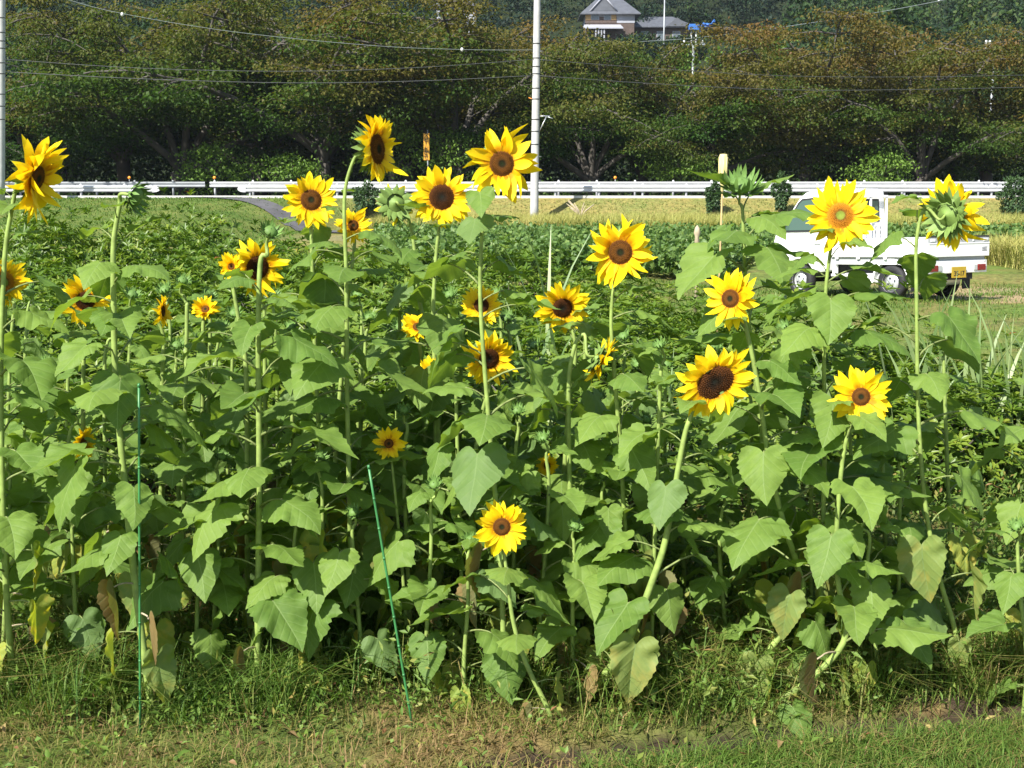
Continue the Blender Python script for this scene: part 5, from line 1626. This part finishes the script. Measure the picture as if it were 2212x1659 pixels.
# white sheds glimpsed through the left crowns
for lab, px_, py_, Yy, w_, h_ in (('pale grey walled house glimpsed over the left cherry crowns', 985, 28, 150, 4.5, 3.0), ('pale building seen through the branches at upper left', 765, 140, 100, 5.0, 2.2)):
    c = hp(px_, py_, Yy); root = empty('house', (c.x, Yy, c.z - h_ * .6 - 1.5)); tag(root, lab, 'house')
    mb = MB(); mb.box(-w_ / 2, 0, 0, w_ / 2, 4, h_ + 1.2); mb.build('wall', M_PLASTER, root)
    mb = MB(); hip_roof(mb, -w_ / 2, w_ / 2, 0, 4, h_ + 1.21, 1.0, .4); mb.build('roof', M_ROOF, root)
    mb = MB(); mb.box(-.8, -.05, h_ * .4, .8, -.003, h_ * .8); wn = mb.build('window', M_PLASTER, root)
    mb = MB(); mb.box(-.7, -.07, h_ * .43, .7, -.052, h_ * .77); mb.build('pane', M_HGLASS, wn)
for k_, (px_, py_, Yy, ww_) in enumerate(((1262, 70, 178, 6), (1322, 86, 176, 6), (1368, 74, 180, 6), (1402, 74, 180, 7), (1455, 78, 184, 6), (1495, 74, 184, 5), (1395, 12, 206, 9), (1500, 20, 208, 9))):
    c = P(px_, py_, Yy); g_ = ground_at(c.x, Yy)
    blobtree('evergreen_tree', ['dark bushy tree at the left corner of the two storey house', 'dark tree in front of the porch of the two storey house', 'dark round tree before the right end of the two storey house', 'dark tree between the two hillside houses', 'dark tree in front of the low grey roofed house', 'dark tree right of the low grey roofed house', 'large dark tree behind the gap between the hillside houses', 'large dark tree behind the low grey roofed house'][k_], c.x, Yy, (c.z - g_) / .98, ww_, M_FOREST, 60 + k_, nl=1500, ll=(.35, .7))
# blue sheet
c = hp(1528, 57, 170); mb = MB(); gridn = 9; vs, fs = [], []
for i in range(gridn):
    for j in range(gridn):
        u, v = i / (gridn - 1), j / (gridn - 1)
        vs.append(((u - .5) * 1.9, .35 * math.sin(9 * u + 5 * v) + .2 * math.sin(14 * v), (v - .5) * (.75 + .25 * math.sin(6 * u)) + (u - .4) * 1.0 + .2 * math.sin(7 * u) + .08 * math.sin(21 * u + 9 * v)))
for i in range(gridn - 1):
    for j in range(gridn - 1): fs.append((i * gridn + j, (i + 1) * gridn + j, (i + 1) * gridn + j + 1, i * gridn + j + 1))
mb.add(vs, fs, 0, True); o = mb.build('tarp', M_TARP); o.location = c; so = o.modifiers.new('thickness', 'SOLIDIFY'); so.thickness = .03
tag(o, 'crumpled bright blue tarp draped on the hillside right of the houses', 'tarp')
# pole tops that rise above the crowns
def poletop(label, px_, py_, Y, fit):
    c = P(px_, py_, Y); gz = ground_at(c.x, Y); root = empty('line_pole', (c.x, Y, gz)); tag(root, label, 'utility pole')
    H = c.z - gz
    mb = MB(); mb.tube([(0, 0, -.2), (0, 0, H)], [.13, .08], n=12); mb.build('shaft', M_GREYR, root)
    mb = MB(); mb.box(-.9, -.05, H - .08, .9, .05, H + .02); mb.build('crossarm', M_METAL, root)
    fit(root, H)
def fitA(root, H):
    for x in (-.18, .18):
        mb = MB(); mb.lathe([(.05, 0), (.06, .1), (.05, .2), (.06, .3), (.05, .9), (.001, .95)], n=10, M=Matrix.Translation((x, 0, H + .02))); mb.build('insulator', M_WHITE, root)
    mb = MB(); mb.box(-.38, -.28, H + .98, .38, .28, H + 1.42); mb.build('transformer_box', M_TARP, root, bevel=.03)
    for x in (-.7, .65):
        mb = MB(); mb.lathe([(.03, 0), (.11, .06), (.06, .12), (.11, .18), (.03, .26)], n=10, M=Matrix.Translation((x, 0, H + .02))); mb.build('insulator', M_WHITE, root)
poletop('line pole with blue box and white insulators over the cherry crowns', 1498, 95, 96, fitA)
def fitB(root, H):
    for x, hh in ((-.62, .72), (-.36, .72), (.3, .52), (.56, .52)):
        mb = MB(); mb.lathe([(.075, 0), (.085, .1), (.075, .2), (.085, .3), (.075, hh), (.001, hh + .02)], n=10, M=Matrix.Translation((x, 0, H + .02))); mb.build('insulator', M_WHITE, root)
poletop('line pole with four white cylinders over the right cherry crowns', 2148, 110, 92, fitB)
def fitC(root, H):
    mb = MB(); mb.tube([(-.6, 0, H - .8), (.6, 0, H - .8)], .04, n=6); mb.build('lower_crossarm', M_METAL, root)
poletop('thin grey line pole beside the low hillside house', 1436, -20, 178, fitC)

# ------------------------------------------------------------------ air
mb = MB(); mb.box(-700, -60, -2, 700, 650, 330)
hz_o = mb.build('haze', None)
hz_o.data.materials.clear()
m, nt, out = newmat('haze_air'); pv = N(nt, 'ShaderNodeVolumePrincipled'); pv.inputs['Color'].default_value = (.75, .86, 1, 1); pv.inputs['Density'].default_value = .00012
nt.links.new(pv.outputs['Volume'], out.inputs['Volume']); hz_o.data.materials.append(m); tag(hz_o, kind='stuff')

# ------------------------------------------------------------------ light, sky, camera
AZ_S, EL_S = R(37), R(44)                       # sun behind the viewer's left shoulder
sd = Vector((-math.sin(AZ_S) * math.cos(EL_S), -math.cos(AZ_S) * math.cos(EL_S), math.sin(EL_S)))
sl_ = bpy.data.lights.new('sun', 'SUN'); sl_.energy = 5.0; sl_.angle = R(.53); sl_.color = (1., .955, .88)
so = bpy.data.objects.new('sun', sl_); COL.objects.link(so); so.rotation_euler = sd.to_track_quat('Z', 'Y').to_euler(); so.location = (-20, -20, 40)
w = bpy.data.worlds.new('World'); scene.world = w; w.use_nodes = True
nt = w.node_tree; bg = nt.nodes['Background']
sky = nt.nodes.new('ShaderNodeTexSky'); sky.sky_type = 'NISHITA'; sky.sun_disc = False; sky.sun_elevation = EL_S; sky.sun_rotation = math.atan2(sd.x, sd.y)
sky.air_density = 1.0; sky.dust_density = .8
nt.links.new(sky.outputs['Color'], bg.inputs['Color']); bg.inputs['Strength'].default_value = .088

cd = bpy.data.cameras.new('camera'); cam = bpy.data.objects.new('camera', cd); COL.objects.link(cam)
cam.location = (0, 0, CAM_Z); cam.rotation_euler = (R(90) - TH, 0, 0)
cd.sensor_width = 36; cd.lens = 36 * FOC / 2212; cd.clip_start = .05; cd.clip_end = 3000
scene.camera = cam
scene.view_settings.view_transform = 'Standard'; scene.view_settings.look = 'None'
scene.view_settings.exposure = 1.12; scene.view_settings.gamma = 1.0
scene.render.resolution_x = 1024; scene.render.resolution_y = 768
try:
    scene.cycles.max_bounces = 8; scene.cycles.transparent_max_bounces = 8
except Exception: pass
